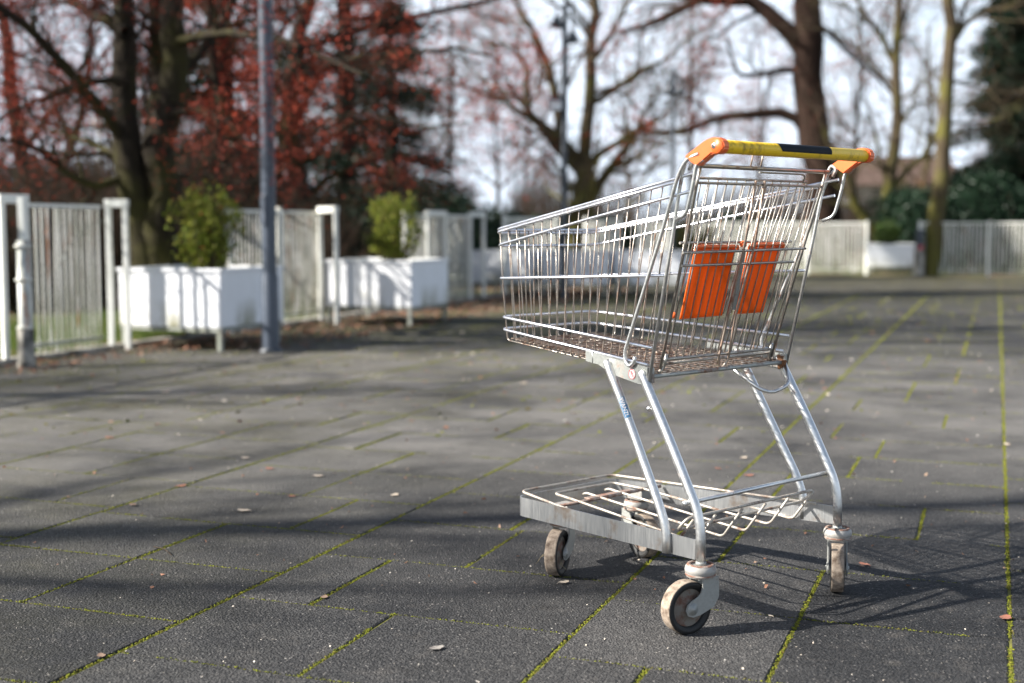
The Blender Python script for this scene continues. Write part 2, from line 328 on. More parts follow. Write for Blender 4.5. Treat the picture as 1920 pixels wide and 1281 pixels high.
# ---------------------------------------------------------------- ground and paving
TH=R(20.3); SDv=np.array([math.sin(TH),math.cos(TH)]); PDv=np.array([math.cos(TH),-math.sin(TH)])
FU=np.array([.340,.940]); FV=np.array([.94,-.34]); F0=np.array([-2.82,9.2])       # the left fence line
def FL(t,off=0): return F0+FU*t+FV*off
def sheet(name,pts,z,mat,kind='structure'):
    b=MB(); V=[(x,y,z) for x,y in pts]; b.add(V,[list(range(len(pts)))],0,False); o=b.build(name,mat); tag(o,kind=kind); return o
gb=MB()
n=90; gx=np.linspace(-1,1,n); X,Y=np.meshgrid(np.sign(gx)*np.abs(gx)**2*300,np.sign(gx)*np.abs(gx)**2*300+30)
i,j=np.meshgrid(np.arange(n-1),np.arange(n-1)); k=(j*n+i).ravel()
gb.add(np.stack([X.ravel(),Y.ravel(),np.full(X.size,-.035)],-1),np.stack([k,k+1,k+1+n,k+n],-1))
tag(gb.build('ground',m_lawn),'rough grass and bare earth beyond the fences','ground',kind='structure')
cornerT=17.3; cL=FL(cornerT,-.03); far=cL+FV*16; near_l=FL(-14,-.03); near_r=near_l+FV*16
soil=sheet('paving_bed',[tuple(near_l),tuple(near_r),tuple(far),tuple(cL)],-.0045,m_soil); tag(soil,'mossy earth showing in the joints of the paving','paving bed')
rng=np.random.default_rng(5); random.seed(5)
tiles=[]; joints=[]            # tile rects in (p,s); joints for moss
pmin,pmax,smin,smax=-8.,9.6,-1.2,28.
pl=[-2.515-.855*k for k in range(7,0,-1)]+[-2.515,-1.640,-.813,.050]+[.05+.855*k for k in range(1,12)]
phase={7:.5,8:.14,9:.14}
EX={-1.640:(2.57,{-1:.41,0:.2,1:.405,2:.37,3:.62,4:.41}),-2.515:(2.359,{-1:.2,0:.445,1:.445,2:.65,3:.455,4:.455,5:.2}),-.813:(2.42,{-1:.2,0:.43,1:.43,2:.165,3:.63,4:.165,5:.355})}
for ki in range(len(pl)-1):
    p0,p1=pl[ki],pl[ki+1]; w=p1-p0
    ph=EX[p0][0] if p0 in EX else rng.uniform(0,.43)
    s0=ph-.428*int((ph-smin)/.428)
    s=s0; ri=0
    joints.append((p0,smin,p0,smax,1.0))
    while s<smax:
        row=round((s-EX[p0][0])/.428) if p0 in EX else None
        if row is not None and row in EX[p0][1]: off=EX[p0][1][row]
        else: off=rng.choice([.2,.41,.41,.62])
        if rng.random()<.12 and row is None: off=None
        tiles.append((p0,s,p0+off if off else p1,s+.428))
        if off: tiles.append((p0+off,s,p1,s+.428)); joints.append((p0+off,s,p0+off,s+.428,rng.choice([1.,.9,.8,.6]) if row is None or row>5 or row<-1 else 1.))
        joints.append((p0,s,p1,s,rng.choice([.9,.75,.65,.45]) if row is None or row>5 else rng.choice([.9,.7,.6])))
        s+=.428
T_=np.array(tiles); g=.0030+rng.random((len(T_),4))*.0015; b=.004
lo=T_[:,:2]+g[:,:2]*np.array([1,.6]); hi=T_[:,2:]-g[:,2:]*np.array([1,.6])
def rect(lo,hi): return np.stack([np.stack([lo[:,0],lo[:,1]],-1),np.stack([hi[:,0],lo[:,1]],-1),np.stack([hi[:,0],hi[:,1]],-1),np.stack([lo[:,0],hi[:,1]],-1)],1)
o_=rect(lo,hi); i_=rect(lo+b,hi-b); N=len(T_)
ps=np.concatenate([o_,o_,i_],1); xy=ps[...,:1]*PDv+ps[...,1:]*SDv
cen=xy.mean(1)
rel=(cen-F0); off_=rel@np.array([.94,-.34]); tt=rel@FU
keep=(off_>-.0)&(off_<14.8)&(tt<cornerT-.25)&(tt>-13)
z=np.zeros((N,12)); z[:,:4]=-.012; z[:,4:8]=-.0028; h=rng.normal(0,.0009,N)[:,None]+rng.normal(0,.0008,(N,4)); z[:,8:]=h
V=np.concatenate([xy,z[...,None]],-1)[keep]; N=len(V)
f=[]; 
for a in range(4):
    f.append([a,(a+1)%4,4+(a+1)%4,4+a]); f.append([4+a,4+(a+1)%4,8+(a+1)%4,8+a])
f.append([8,9,10,11]); F=(np.arange(N)[:,None,None]*12+np.array(f)[None]).reshape(-1,4)
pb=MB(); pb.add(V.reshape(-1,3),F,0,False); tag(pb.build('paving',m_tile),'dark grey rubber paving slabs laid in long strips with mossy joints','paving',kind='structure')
# moss in the joints
C=[];S=[]
for (a,c,a2,c2,st) in joints:
    L=math.hypot(a2-a,c2-c); n=int(L*800*st)
    u=rng.random(n); q=np.stack([a+(a2-a)*u,c+(c2-c)*u],-1); xy=q[:,:1]*PDv+q[:,1:]*SDv
    Yk=xy[:,1]; Xk=xy[:,0]
    vis=(Yk>1.9)&(Yk<17)&(np.abs(Xk)<Yk*.42+.2)&(rng.random(n)<np.clip(5.5/np.maximum(Yk,.1),.45,1))
    # clumpy along the joint
    cl=np.sin(xy[:,0]*9.1+1.3*np.sin(xy[:,1]*5.3))+np.sin(xy[:,1]*13.7+a*7)+np.sin(xy[:,0]*31+xy[:,1]*23)
    vis&=(cl>-.3-2.3*st+.5)
    xy=xy[vis]; m=len(xy); w=.0016+.0013*st
    w=w*np.clip(xy[:,1:]/5,1,1.8); C.append(np.concatenate([xy+rng.normal(0,1,(m,2))*w,rng.uniform(-.004,.0005,(m,1))],-1)); S.append(rng.uniform(.0025,.006,m)*(.6+.5*st))
C=np.concatenate(C); S=np.concatenate(S); dist=np.clip(C[:,1]/4,1,3.2); S=S*dist**.7*.50
oc=np.array([[1,0,0],[0,1,0],[-1,0,0],[0,-1,0],[0,0,.75]]); rt=rng.random(len(C))*6.28
cr_,sr_=np.cos(rt),np.sin(rt); V=np.stack([oc[None,:,0]*cr_[:,None]-oc[None,:,1]*sr_[:,None],oc[None,:,0]*sr_[:,None]+oc[None,:,1]*cr_[:,None],np.broadcast_to(oc[None,:,2],(len(C),5))],-1)*S[:,None,None]*rng.uniform(.6,1.3,(len(C),1,3))+C[:,None]
mb=MB(); mb.add(V.reshape(-1,3),(np.arange(len(C))[:,None,None]*5+np.array([[0,1,4],[1,2,4],[2,3,4],[3,0,4]])).reshape(-1,3),0,False)
tag(mb.build('moss',m_moss),'yellow green moss growing in the joints between the slabs','moss',kind='stuff')

# ---------------------------------------------------------------- shopping trolley
YAW=R(131.98); cart=empty('shopping_cart',(.586,2.8873,0),YAW)
tag(cart,'empty steel wire shopping trolley with yellow handle and orange seat panels on the dark paving','shopping cart')
def Wd(v,z):
    wf=.166+.0625*(z-.6); t=(v-.12)/(.738-.12); return .250+(wf-.250)*t
def side(L,s,off=0): return [(v,s*(Wd(v,z)+off),z) for v,z in L]
def zfloor(v): return .5285+ (v-.155)*.0725
basket=MB(); WR=.00158; RR=.0034
def ring(pts,r,front_w=None):      # near side list rear->front, mirrored
    a=side(pts,1); b=side(pts,-1)[::-1]
    basket.tube(fillet(a+b,.035,7),r,8)
ring([(.024,.965),(.385,.905),(.741,.847)],RR)
ring([(.079,.9485),(.385,.898),(.742,.8395)],RR)
ring([(.033,.928),(.353,.875),(.740,.807)],RR)
ring([(.102,.751),(.742,.725)],RR)
ring([(.146,.592),(.736,.628)],RR)
ring([(.160,.554),(.737,.597)],RR)
rails=basket.build('basket_rails',m_rail,cart)
wires=MB(); NS=19
for k in range(NS):
    u=k/(NS-1); vt=.722-u*(.722-.085); vb=.712-u*(.712-.185); zt=.8475+(.741-vt)*.165-.004; zb=zfloor(vb)
    pts=side([(vt,zt)],1,-.0045)+side([(vb,zb)],1,-.006)+side([(vb,zb)],-1,-.006)+side([(vt,zt)],-1,-.0045)
    jit=rng.normal(0,.0012,(4,3)); jit[:,2]=0
    # slight bow seen in the old wires
    mid1=(np.array(pts[0])*.5+np.array(pts[1])*.5)+rng.normal(0,.0014,3); mid2=(np.array(pts[2])*.5+np.array(pts[3])*.5)+rng.normal(0,.0014,3)
    full=[pts[0],mid1,pts[1],pts[2],mid2,pts[3]]
    wires.tube(fillet(full,.013,5),WR,6)
for k in range(11):
    u=-1+2*k/10; wt=u*.163; wb=u*.150
    top=(.7435-.004,wt,.845); bot=(.727,wb,.5675)
    rear=(.157,u*.232,zfloor(.155)+.003)
    wires.tube(fillet([top,(.734+rng.normal(0,.001),wt*.5+wb*.5+rng.normal(0,.001),.70),bot,rear],.013,5),WR,6)
wires.build('basket_wires',m_wire,cart)
fl=MB()
for k in range(18):
    u=-.96+1.92*k/17; fl.tube([(.722,u*.150,.566),(.157,u*.232,zfloor(.155)+.0015)],.0014,5)
for k in range(29):
    v=.703-k*.0190; w=Wd(v,zfloor(v))-.012; z=zfloor(v)+.0032
    fl.tube(fillet([(v,w,z+.002),(v-.001,w*.4,z-.0015),(v+.001,-w*.4,z),(v,-w,z+.002)],.08,4),.0015,5)
fl.tube([(.172,.234,.5275),(.172,-.234,.5275)],.003,8)
fl.build('basket_floor',m_floor,cart)
fl=MB(); fl.tube([(.152,.238,.5285),(.152,-.238,.5285)],.0048,10); fl.build('floor_bar',m_plate,cart)
# rear posts (b), hooked struts (a), short handle ends (c)
for s in (1,-1):
    b=MB(); L=[(.040,.992),(.053,.973),(.067,.929),(.087,.827),(.155,.532)]
    P=side(L,s); P=[(.030,P[0][1]-.0*s,.984)]+P
    b.tube(fillet([(.038,s*Wd(.04,.99),.972),(.028,s*Wd(.04,.99),.990),(.044,s*Wd(.04,.99),.999),(.055,s*Wd(.05,.97),.975),(.067,s*Wd(.067,.929),.929),(.087,s*Wd(.087,.827),.827),(.155,s*(Wd(.155,.53)+.002),.518)],.012,5),.0040,8)
    b.build('rear_post',m_tube,cart)
    b=MB(); L=[(.000,1.004),(.034,.995),(.050,.978),(.064,.955),(.085,.902),(.109,.841),(.228,.580),(.2285,.558),(.212,.5455),(.196,.557),(.194,.570)]
    b.tube(fillet(side(L,s,.0105),.012,5),.0042,8); b.build('strut',m_tube,cart)
    b=MB(); L=[(-.010,.992),(.012,.981),(.021,.937),(.036,.888),(.044,.878),(.068,.869)]
    b.tube(fillet(side(L,s,.007),.014,5),.0040,8); b.build('handle_stay',m_tube,cart)
# corner castings at floor bar ends
for s in (1,-1):
    b=MB(); b.box((.156,s*.240,.531),(.016,.008,.034),0,None,.002); b.build('floor_bar_bracket',m_plate,cart)
# rear flap
def G(w,z,off=0): return (.035+(.982-z)*.293-off,w,z)
fp=MB()
fp.tube([G(.234,.982),G(-.234,.982)],.0050,10)
fp.tube(fillet([G(.02,.974,-.002),G(-.135,.974,-.002),G(-.150,.972,-.002),G(-.150,.955,-.003)],.008),.0022,6)
fp.tube([G(.222,.957,-.004),G(-.165,.958,-.004)],.0030,8)
fp.tube([G(.223,.947),G(-.222,.948)],.0030,8)
fp.tube([G(.215,.820,-.016),G(-.182,.821,-.016)],.0030,8)
fp.tube([G(.224,.799,.006),G(-.215,.804,.006)],.0030,8)
fp.tube([G(.215,.771,.004),G(-.184,.773,.004)],.0030,8)
fp.tube([G(.190,.563,.002),G(-.190,.563,.002)],.0038,8)
fp.tube([G(.190,.553,-.004),G(-.190,.553,-.004)],.0038,8)
for s in (1,-1):
    fp.tube([G(s*.225,.978),G(s*.224,.941),G(s*.215,.827),G(s*.200,.542)],.0036,8)
    fp.tube(fillet([G(s*.190,.575),G(s*.190,.545),G(s*.203,.532)],.01),.0042,8)
flap=fp.build('rear_flap',m_gate,cart)
fw_=MB()
for k in range(16):
    u=1-2*(k+.35)/15.7
    fw_.tube([G(u*.222,.947),G(u*.206,.76),G(u*.190,.562)],WR*1.05,6)
for k in range(12):      # child seat grid behind
    u=.90-1.72*(k+.5)/12; fw_.tube([G(u*.222,.957,-.004),G(u*.205,.82,-.016),G(u*.196,.655,-.026)],WR,6)
fw_.build('flap_wires',m_gate,cart)
cr2=MB()
cr2.tube(fillet([G(.033,.956,.005),G(.021,.816,.008),G(.013,.618,.006),G(.010,.545,.006),G(-.009,.525,.006),G(-.027,.548,.006),G(-.013,.642,.006),G(-.015,.816,.008),G(.002,.956,.005)],.016,5),.0029,8)
cr2.tube([G(.058,.984),G(.060,1.013)],.0018,6); cr2.tube([G(.023,.984),G(.025,1.013)],.0018,6)
cr2.build('centre_rods',steel('rusty_rod',(.46,.38,.32),(.24,.12,.07),.45,.45,.62),cart)
sp_=MB(); P=[G(.0175,.803,.002),G(.0065,.803,.002),G(-.008,.667,.004),G(.005,.667,.004)]; Q=[(a-.0025,b,c) for a,b,c in P]
sp_.add(P+Q,[[0,1,2,3],[7,6,5,4],[0,4,5,1],[1,5,6,2],[2,6,7,3],[3,7,4,0]],0,False); sp_.build('centre_strip',m_plate,cart)
def seat_panel(a,b_,c,d):
    """corner (w,z): top near, top far, bottom far, bottom near; ribbed sheet"""
    b=MB(); nu,nv=28,14; V=[]
    for side_ in (0,1):
        for i in range(nv+1):
            for j in range(nu+1):
                u=j/nu; v=i/nv
                w=(a[0]*(1-u)+b_[0]*u)*(1-v)+(d[0]*(1-u)+c[0]*u)*v; z=(a[1]*(1-u)+b_[1]*u)*(1-v)+(d[1]*(1-u)+c[1]*u)*v
                rib=.0022*abs(math.sin(u*math.pi*3))*(1 if v>.22 else .1)+(.004 if abs(u-.5)<.03 and v<.25 else 0)
                V.append(G(w,z,-.0085-rib-(.0026 if side_ else 0)))
    m=(nu+1)*(nv+1); F=[]
    for i in range(nv):
        for j in range(nu):
            k=i*(nu+1)+j; F.append([k,k+1,k+nu+2,k+nu+1]); F.append([m+k,m+k+nu+1,m+k+nu+2,m+k+1])
    bd=[j for j in range(nu+1)]+[i*(nu+1)+nu for i in range(1,nv+1)]+[nv*(nu+1)+j for j in range(nu-1,-1,-1)]+[i*(nu+1) for i in range(nv-1,0,-1)]
    for q in range(len(bd)):
        k,l=bd[q],bd[(q+1)%len(bd)]; F.append([k,m+k,m+l,l])
    b.add(V,F,0,True); o=b.build('seat_panel',m_seat,cart)
    l=MB(); l.tube(fillet([G(a[0]+.002,a[1]-.008,-.004),G(a[0]+.001,a[1]+.003,-.004),G(b_[0]-.001,b_[1]+.003,-.004),G(b_[0]-.002,b_[1]-.008,-.004)],.006),.0042,8)
    l.tube([G(a[0],a[1]-.006,-.007),G(b_[0],b_[1]-.006,-.007)],.0036,8); l.build('panel_lip',m_org,o)
seat_panel((.168,.809),(.029,.808),(.017,.653),(.162,.651))
seat_panel((-.017,.811),(-.138,.812),(-.133,.654),(-.026,.654))
kb=MB(); kb.lathe([(0.0001,-.006),(.006,-.005),(.0075,0),(.006,.005),(.0001,.006)],14,0,Matrix.Translation(G(.184,.661,-.012))@Matrix.Rotation(R(90),4,'X')); kb.build('seat_pivot',m_org,cart)
kb=MB(); kb.lathe([(.0001,-.006),(.007,-.005),(.008,.0),(.007,.005),(.0001,.006)],14,0,Matrix.Translation(G(.006,.816,-.008))@Matrix.Rotation(R(90),4,'Y')); kb.build('seat_pivot',m_org,cart)
# handle
hb=MB(); HC=(-.046,0,1.0168); HR=.0140
hb.lathe([(.0001,-.2545),(HR-.0008,-.2545),(HR,-.253),(HR,.253),(HR-.0008,.2545),(.0001,.2545)],28,0,Matrix.Translation(HC)@Matrix.Rotation(R(-90),4,'X'))
bar=hb.build('handle_grip',m_yel,cart)
lb=MB(); na=10; V=[];F=[]      # curved black label on the upper rear of the grip
w0,w1=.082,-.110; a0,a1=R(58),R(193)   # angle measured in v-z plane
for i in range(na+1):
    a=a0+(a1-a0)*i/na; taper=.010*(i/na)**3
    for w in (w0-taper,w1-0.0+taper*.2+(.016 if i==0 else 0)): V.append((HC[0]+math.cos(a)*(HR+.0006),w,HC[2]+math.sin(a)*(HR+.0006)))
for i in range(na): F.append([2*i,2*i+1,2*i+3,2*i+2])
lb.add(V,F,0); lb.build('handle_label',m_blk,bar)
clip=[(.041,.999),(-.014,1.0305),(-.034,1.0355),(-.050,1.0345),(-.0625,1.026),(-.0645,1.013),(-.058,1.003),(-.032,1.002),(.006,.978)]
for s in (1,-1):
    b=MB(); b.prism(clip,1,s*.2525,s*.2735,None,0,.0028)
    b.lathe([(.0152,-.010),(.0158,-.009),(.0158,.010),(.0140,.0125),(.0001,.0135)],26,0,Matrix.Translation((HC[0],s*.262,HC[2]))@Matrix.Rotation(R(-90*s),4,'X'))
    c=b.build('handle_clip',m_org,cart)
    q=MB(); T=Matrix.Translation((HC[0]+.006,s*.2740,HC[2]+.001))@Matrix.Rotation(R(-90*s),4,'X')
    q.lathe([(.0066,-.001),(.0066,.0012),(.0048,.0024),(.0001,.0027)],18,0,T)
    q.box(tuple(T@Vector((0,0,.0026))),(.0065,.0008,.0016),1); q.box(tuple(T@Vector((0,0,.0026))),(.0016,.0008,.0065),1)
    q.build('screw',[m_screw,m_blk],c)
# bracket plates, legs
m_badge=[]
for s in (1,-1):
    b=MB(); poly=[(.377,.568),(.157,.550),(.157,.512),(.187,.510),(.281,.523),(.330,.541),(.351,.5425),(.377,.545)]
    fn=lambda a,z,d,s=s:(a,s*(Wd(a,z)+d),z)
    b.prism(poly,1,.003,.0055,fn,0,0)
    b.tube([fn(.351,.570,.0045),fn(.351,.543,.0045)],.0022,6)
    plate=b.build('leg_bracket',m_plate,cart)
    if s==1:
        c=np.array(fn(.208,.530,.0066)); nu=np.array(fn(.22,.530,.0066))-c; nu/=np.linalg.norm(nu); up=np.array([0,0,1.]); nn=np.cross(nu,up); nn*=1 if nn[1]>0 else -1
        st=MB(); ang=np.arange(28)*2*np.pi/28
        def disc(r0,r1,off,mat,a=ang,cx=0,cz=0):
            o=c+nn*off+nu*cx+up*cz; V=[o+nu*math.cos(x)*r1+up*math.sin(x)*r1 for x in a]+[o+nu*math.cos(x)*r0+up*math.sin(x)*r0 for x in a]; n=len(a)
            st.add(V,[[i,(i+1)%n,n+(i+1)%n,n+i] for i in range(n)],mat,False)
        disc(.0001,.0118,.0,0); disc(.0098,.0112,.0005,1)
        def stroke(p,q,w):
            o=c+nn*.0005; p=np.array(p)*1e-3; q=np.array(q)*1e-3; d=(q-p)/np.linalg.norm(q-p); e=np.array([-d[1],d[0]])*w*.5e-3
            V=[o+nu*-x[0]+up*x[1] for x in (p-e,q-e,q+e,p+e)]; st.add(V,[[0,1,2,3]],1,False)
        for a in [((-5.5,-2),(3,-5.5),1.2),((-5.5,-2),(-7,3),1.1),((3,-5.5),(6,0),1.1),((-4,0),(4.5,-2.5),1),((-2.5,1),(-1.5,5),2.4),((1,0),(3,4),2.2),((-6.5,6.5),(6.5,-6.5),1.3),((-1.5,5.2),(.2,6.8),2.2)]: stroke(*a)
        st.build('round_sticker',[m_white,m_red],plate)
    for (v0,z0) in ((.2905,.541),(.1725,.5315)):
        q=MB(); T=Matrix.Translation((v0,s*(Wd(v0,z0)+.0055),z0))@Matrix.Rotation(R(-90*s),4,'X'); q.lathe([(.0125,-.004),(.0128,.002),(.0105,.005),(.0001,.0058)],20,0,T); q.build('weld_tab',m_plate,cart)
    # rear leg
    b=MB(); w=s*.2503; wt=s*(Wd(.17,.53)+.013)
    P=fillet([(.178,s*.2440,.540),(.171,s*.2475,.529),(.154,s*.2485,.501),(.081,w,.381),(.002,w,.240),(.0,w,.147)],.05,8); rr=np.full(len(P),.0105); rr[0]=.0085
    b.tube(P,rr,16); o=b.build('leg',m_tube,cart)
    b=MB(); b.tube([(.0,w,.149),(.0,w,.141)],.0112,16); b.tube([(0,w,.143),(0,w,.128)],.008,12); b.build('foot_sleeve',m_fork,o)
    if s==1:
        b=MB(); kq=Matrix.Translation((.151,.2503,.459)); b.lathe([(.0001,-.0062),(.0045,-.0045),(.0062,0),(.0045,.0045),(.0001,.0062)],12,0,kq); b.tube([(.151,.2503,.459),(.128,.2503,.4585)],.0028,6); b.build('leg_knob',m_screw,o)
    b=MB(); P=fillet([(.296,s*.2315,.551),(.288,s*.2350,.539),(.2455,s*.2375,.469),(.117,w,.248),(.097,w,.200),(.096,w,.150)],.05,8); b.tube(P,.0102,16); o=b.build('leg',m_tube,cart)
    if s==1:    # blue maker's label wrapped on the front leg
        l=MB(); p0=np.array([.2470,.2374,.4715]); p1=np.array([.2225,.2396,.4290]); V=[];F=[]
        ax=(p1-p0)/np.linalg.norm(p1-p0); e1=np.array([0,1.,0]); e2=-np.cross(ax,e1)
        for i in range(9):
            a=R(2+88*i/8)
            for p in (p0,p1): V.append(p+(e1*math.cos(a)+e2*math.sin(a))*.0108)
        for i in range(8): F.append([2*i,2*i+1,2*i+3,2*i+2])
        l.add(V,F,0); lab=l.build('leg_label',m_blue,o)
        cu=bpy.data.curves.new('label_text','FONT'); cu.body='WANZL'; cu.size=.0125; cu.extrude=.0002; cu.align_x='CENTER'; cu.align_y='CENTER'; cu.space_character=1.0
        tmp=bpy.data.objects.new('tmp',cu); COL.objects.link(tmp); bpy.context.view_layer.update()
        tme=bpy.data.meshes.new_from_object(tmp.evaluated_get(bpy.context.evaluated_depsgraph_get())); bpy.data.objects.remove(tmp); tme.materials.clear(); tme.materials.append(m_white)
        to=bpy.data.objects.new('lettering',tme); COL.objects.link(to); to.parent=o
        a=R(42); nrm=e1*math.cos(a)+e2*math.sin(a); yv=np.cross(nrm,ax); mm=Matrix(((ax[0],yv[0],nrm[0],0),(ax[1],yv[1],nrm[1],0),(ax[2],yv[2],nrm[2],0),(0,0,0,1)))
        mm.translation=Vector((p0+p1)/2+nrm*.0110); to.matrix_local=mm
b=MB(); b.tube([(.0344,.262,.2695),(.0344,-.252,.2705)],.0052,10); b.lathe([(.0001,-.004),(.006,-.003),(.0065,.003),(.0001,.004)],10,0,Matrix.Translation((.0344,.264,.2695))@Matrix.Rotation(R(90),4,'X')); b.build('leg_crossbar',m_tube,cart)
# bent hook under the floor, far side, and rusty gusset
b=MB(); b.tube(fillet([(.215,-.095,.528),(.145,-.135,.470),(.128,-.160,.462),(.108,-.200,.480),(.150,-.238,.525)],.03,6),.0046,8); b.build('under_hook',m_tube,cart)
b=MB(); b.prism([(.150,.545),(.176,.545),(.172,.508),(.155,.512)],1,-.243,-.236,None,0,.002); b.prism([(.140,.534),(.158,.534),(.157,.516),(.145,.519)],1,-.235,-.222,None,0,.002); b.build('corner_gusset',steel('gusset_rust',(.3,.22,.16),(.24,.11,.05),.6,.3,.5),cart)
# tray: flat band, wire frame
bd=MB(); zt=lambda v:.194-.0257*v; zb=lambda v:.151-.033*v
outl=fillet([(.012,.2515,0),(.662,.1735,0),(.662,-.1735,0),(.012,-.2515,0)],.028,7)
n=len(outl); d=np.gradient(outl,axis=0); nr=np.stack([d[:,1],-d[:,0],0*d[:,0]],-1); nr/=np.linalg.norm(nr,axis=1)[:,None]
V=[];F=[]
for i in range(n):
    v,w,_=outl[i]; q=outl[i]+nr[i]*-.003 if True else 0
    V+= [(v,w,zb(v)),(v,w,zt(v)),(q[0],q[1],zt(q[0])),(q[0],q[1],zb(q[0]))]
for i in range(n-1):
    for k in range(4): F.append([4*i+k,4*i+(k+1)%4,4*i+4+(k+1)%4,4*i+4+k])
F+=[[0,1,2,3],[4*n-4,4*n-3,4*n-2,4*n-1]]; bd.add(V,F,0,False); bd.build('tray_band',m_band,cart)
tw=MB()
tw.tube(fillet([(.05,-.232,.197),(.40,-.205,.190),(.659,-.1655,.189),(.659,.1655,.189),(.45,.195,.178),(.10,.235,.185)],.022,6),.0032,8)
tw.tube(fillet([(.06,-.138,.222),(.115,-.140,.149),(.50,-.118,.181),(.598,-.106,.184),(.598,.106,.184),(.50,.118,.181),(.115,.130,.149),(.06,.130,.221)],.016,6),.0033,8)
for w0,w1 in ((.035,.043),(-.050,-.037)):
    tw.tube(fillet([(.06,w0,.221),(.115,w0,.1475),(.545,w1,.1845),(.558,w1,.180)],.012,5),.0033,8)
tw.tube(fillet([(.055,-.228,.226),(.1148,-.232,.1485),(.30,-.225,.165)],.014,5),.0033,8)
tw.tube(fillet([(.0575,.205,.224),(.105,.215,.158),(.30,.20,.165)],.014,5),.0033,8)
tw.tube(fillet([(.0875,.222,.197),(.072,.236,.208),(.057,.228,.2285),(.057,-.228,.2285),(.072,-.240,.212),(.0875,-.226,.197)],.014,6,True),.0036,8,closed=True)
tw.build('tray_wires',m_tray,cart)
b=MB(); b.tube([(.500,.185,.1785),(.500,-.185,.1785)],.0042,8); b.box((.508,0,.1815),(.020,.160,.0035),0,None,.001)
for w in (.056,-.027): b.prism([(-.012,.179),(.012,.179),(0,.158)],0,.529,.532,lambda a,z,d,w=w:(d,w+a,z),1)
b.build('tray_crossbar',[steel('crossbar_rust',(.5,.42,.36),(.30,.14,.09),.5,.42,.6),m_plate],cart)
# casters
def caster(v,w,trail_deg,front=False):
    """trail_deg: direction (cart frame) in which the wheel trails its stem"""
    root=empty('caster',(v,w,0),R(trail_deg),cart)
    c=MB(); c.lathe([(.009,.1405),(.0225,.1400),(.0235,.1435),(.0285,.1435),(.0318,.1395),(.0335,.133),(.0328,.1268),(.0300,.1235),(.0308,.1205),(.0305,.1178),(.028,.1170),(.0001,.1170)],32,0)
    c.lathe([(.0215,.1425),(.0235,.1450),(.0280,.1450),(.0300,.1425)],32,1); c.lathe([(.0318,.1205),(.0325,.1222),(.0305,.1238)],32,1)
    c.build('swivel_cup',[m_cup,m_rustring],root)
    f_=MB()
    for s in (1,-1):
        poly=[(-.033,.1185),(.012,.1185),(.011,.100),(.016,.087),(.025,.080),(.040,.0735),(.0505,.066),(.0540,.0555),(.049,.0430),(.036,.0385),(.016,.0405),(-.020,.054),(-.033,.074)]
        f_.prism(poly,1,s*.0195,s*.0228,None,0,.0008)
    f_.box((-.004,0,.1165),(.050,.044,.003),0,None,.0008); f_.build('fork',m_fork,root)
    for s in (1,-1):
        f_=MB(); T=Matrix.Translation((.037,s*.0232,.0565))@Matrix.Rotation(R(-90*s),4,'X'); f_.lathe([(.013,-.001),(.013,.0012),(.005,.0015),(.0045,.0042),(.0001,.0045)],18,0,T)
        f_.build('axle_bolt',m_fork,root)
    T=Matrix.Translation((.037,0,.0565))@Matrix.Rotation(R(90),4,'X')@Matrix.Rotation(R(trail_deg*3.1),4,'Z')
    wh=MB(); wh.lathe([(.0495,-.0160),(.0535,-.0158),(.0560,-.0142),(.0565,-.010),(.0565,.010),(.0560,.0142),(.0535,.0158),(.0495,.0160)],48,0,T)
    me=wh.build('tyre',[m_tread,m_side],root)
    for p in me.data.polygons:
        pass
    mi=[0]*len(me.data.polygons)
    for q in range(7):
        for k in range(48): mi[q*48+k]=1 if q in (0,1,5,6) else 0
    me.data.polygons.foreach_set('material_index',mi)
    dk=MB()
    for s in (1,-1):
        T2=T@Matrix.Scale(-1 if s<0 else 1,4,(0,0,1)); dk.lathe([(.0500,.0158),(.0450,.0145),(.0415,.0125),(.0400,.0085)],40,1,T2); dk.lathe([(.0400,.0085),(.034,.0080),(.032,.0075),(.024,.0085),(.020,.0125),(.012,.0140),(.0001,.0140)],40,0,T2)
    dk.build('wheel_disc',[m_hub,m_side],root)
    return root
# trail directions are given in the cart's own frame
def wdir(x,y):     # world direction -> cart angle
    return math.degrees(math.atan2(y,x))-131.98
caster(0,.2514,wdir(-.862,-.507)); caster(0,-.2514,wdir(-.22,-.975)); nf=caster(.540,.134,wdir(-.36,-.93)); caster(.540,-.134,wdir(.47,-.88))
for s in (1,-1):
    b=MB(); b.box((.525,s*.134,.162),(.052,.046,.026),0,None,.004); b.tube([(.54,s*.134,.160),(.54,s*.134,.140)],.014,12); b.build('caster_mount',m_cup,cart)
b=MB()   # dry grass caught in the near front wheel
for k in range(26):
    a=rng.uniform(0,6.28); p=np.array([.537+rng.normal(0,.006),.134+.03+rng.normal(0,.004),.06+rng.normal(0,.01)]); q=p+np.array([rng.normal(0,.02),rng.normal(0,.008),rng.normal(-.01,.025)])
    q[2]=max(q[2],.012); b.tube(fillet([p,(p+q)/2+rng.normal(0,.006,3),q],.01,3),.0006,4)
b.build('caught_straw',m_straw,nf).matrix_parent_inverse=(Matrix.Translation((.540,.134,0))@Matrix.Rotation(nf.rotation_euler.z,4,'Z')).inverted()

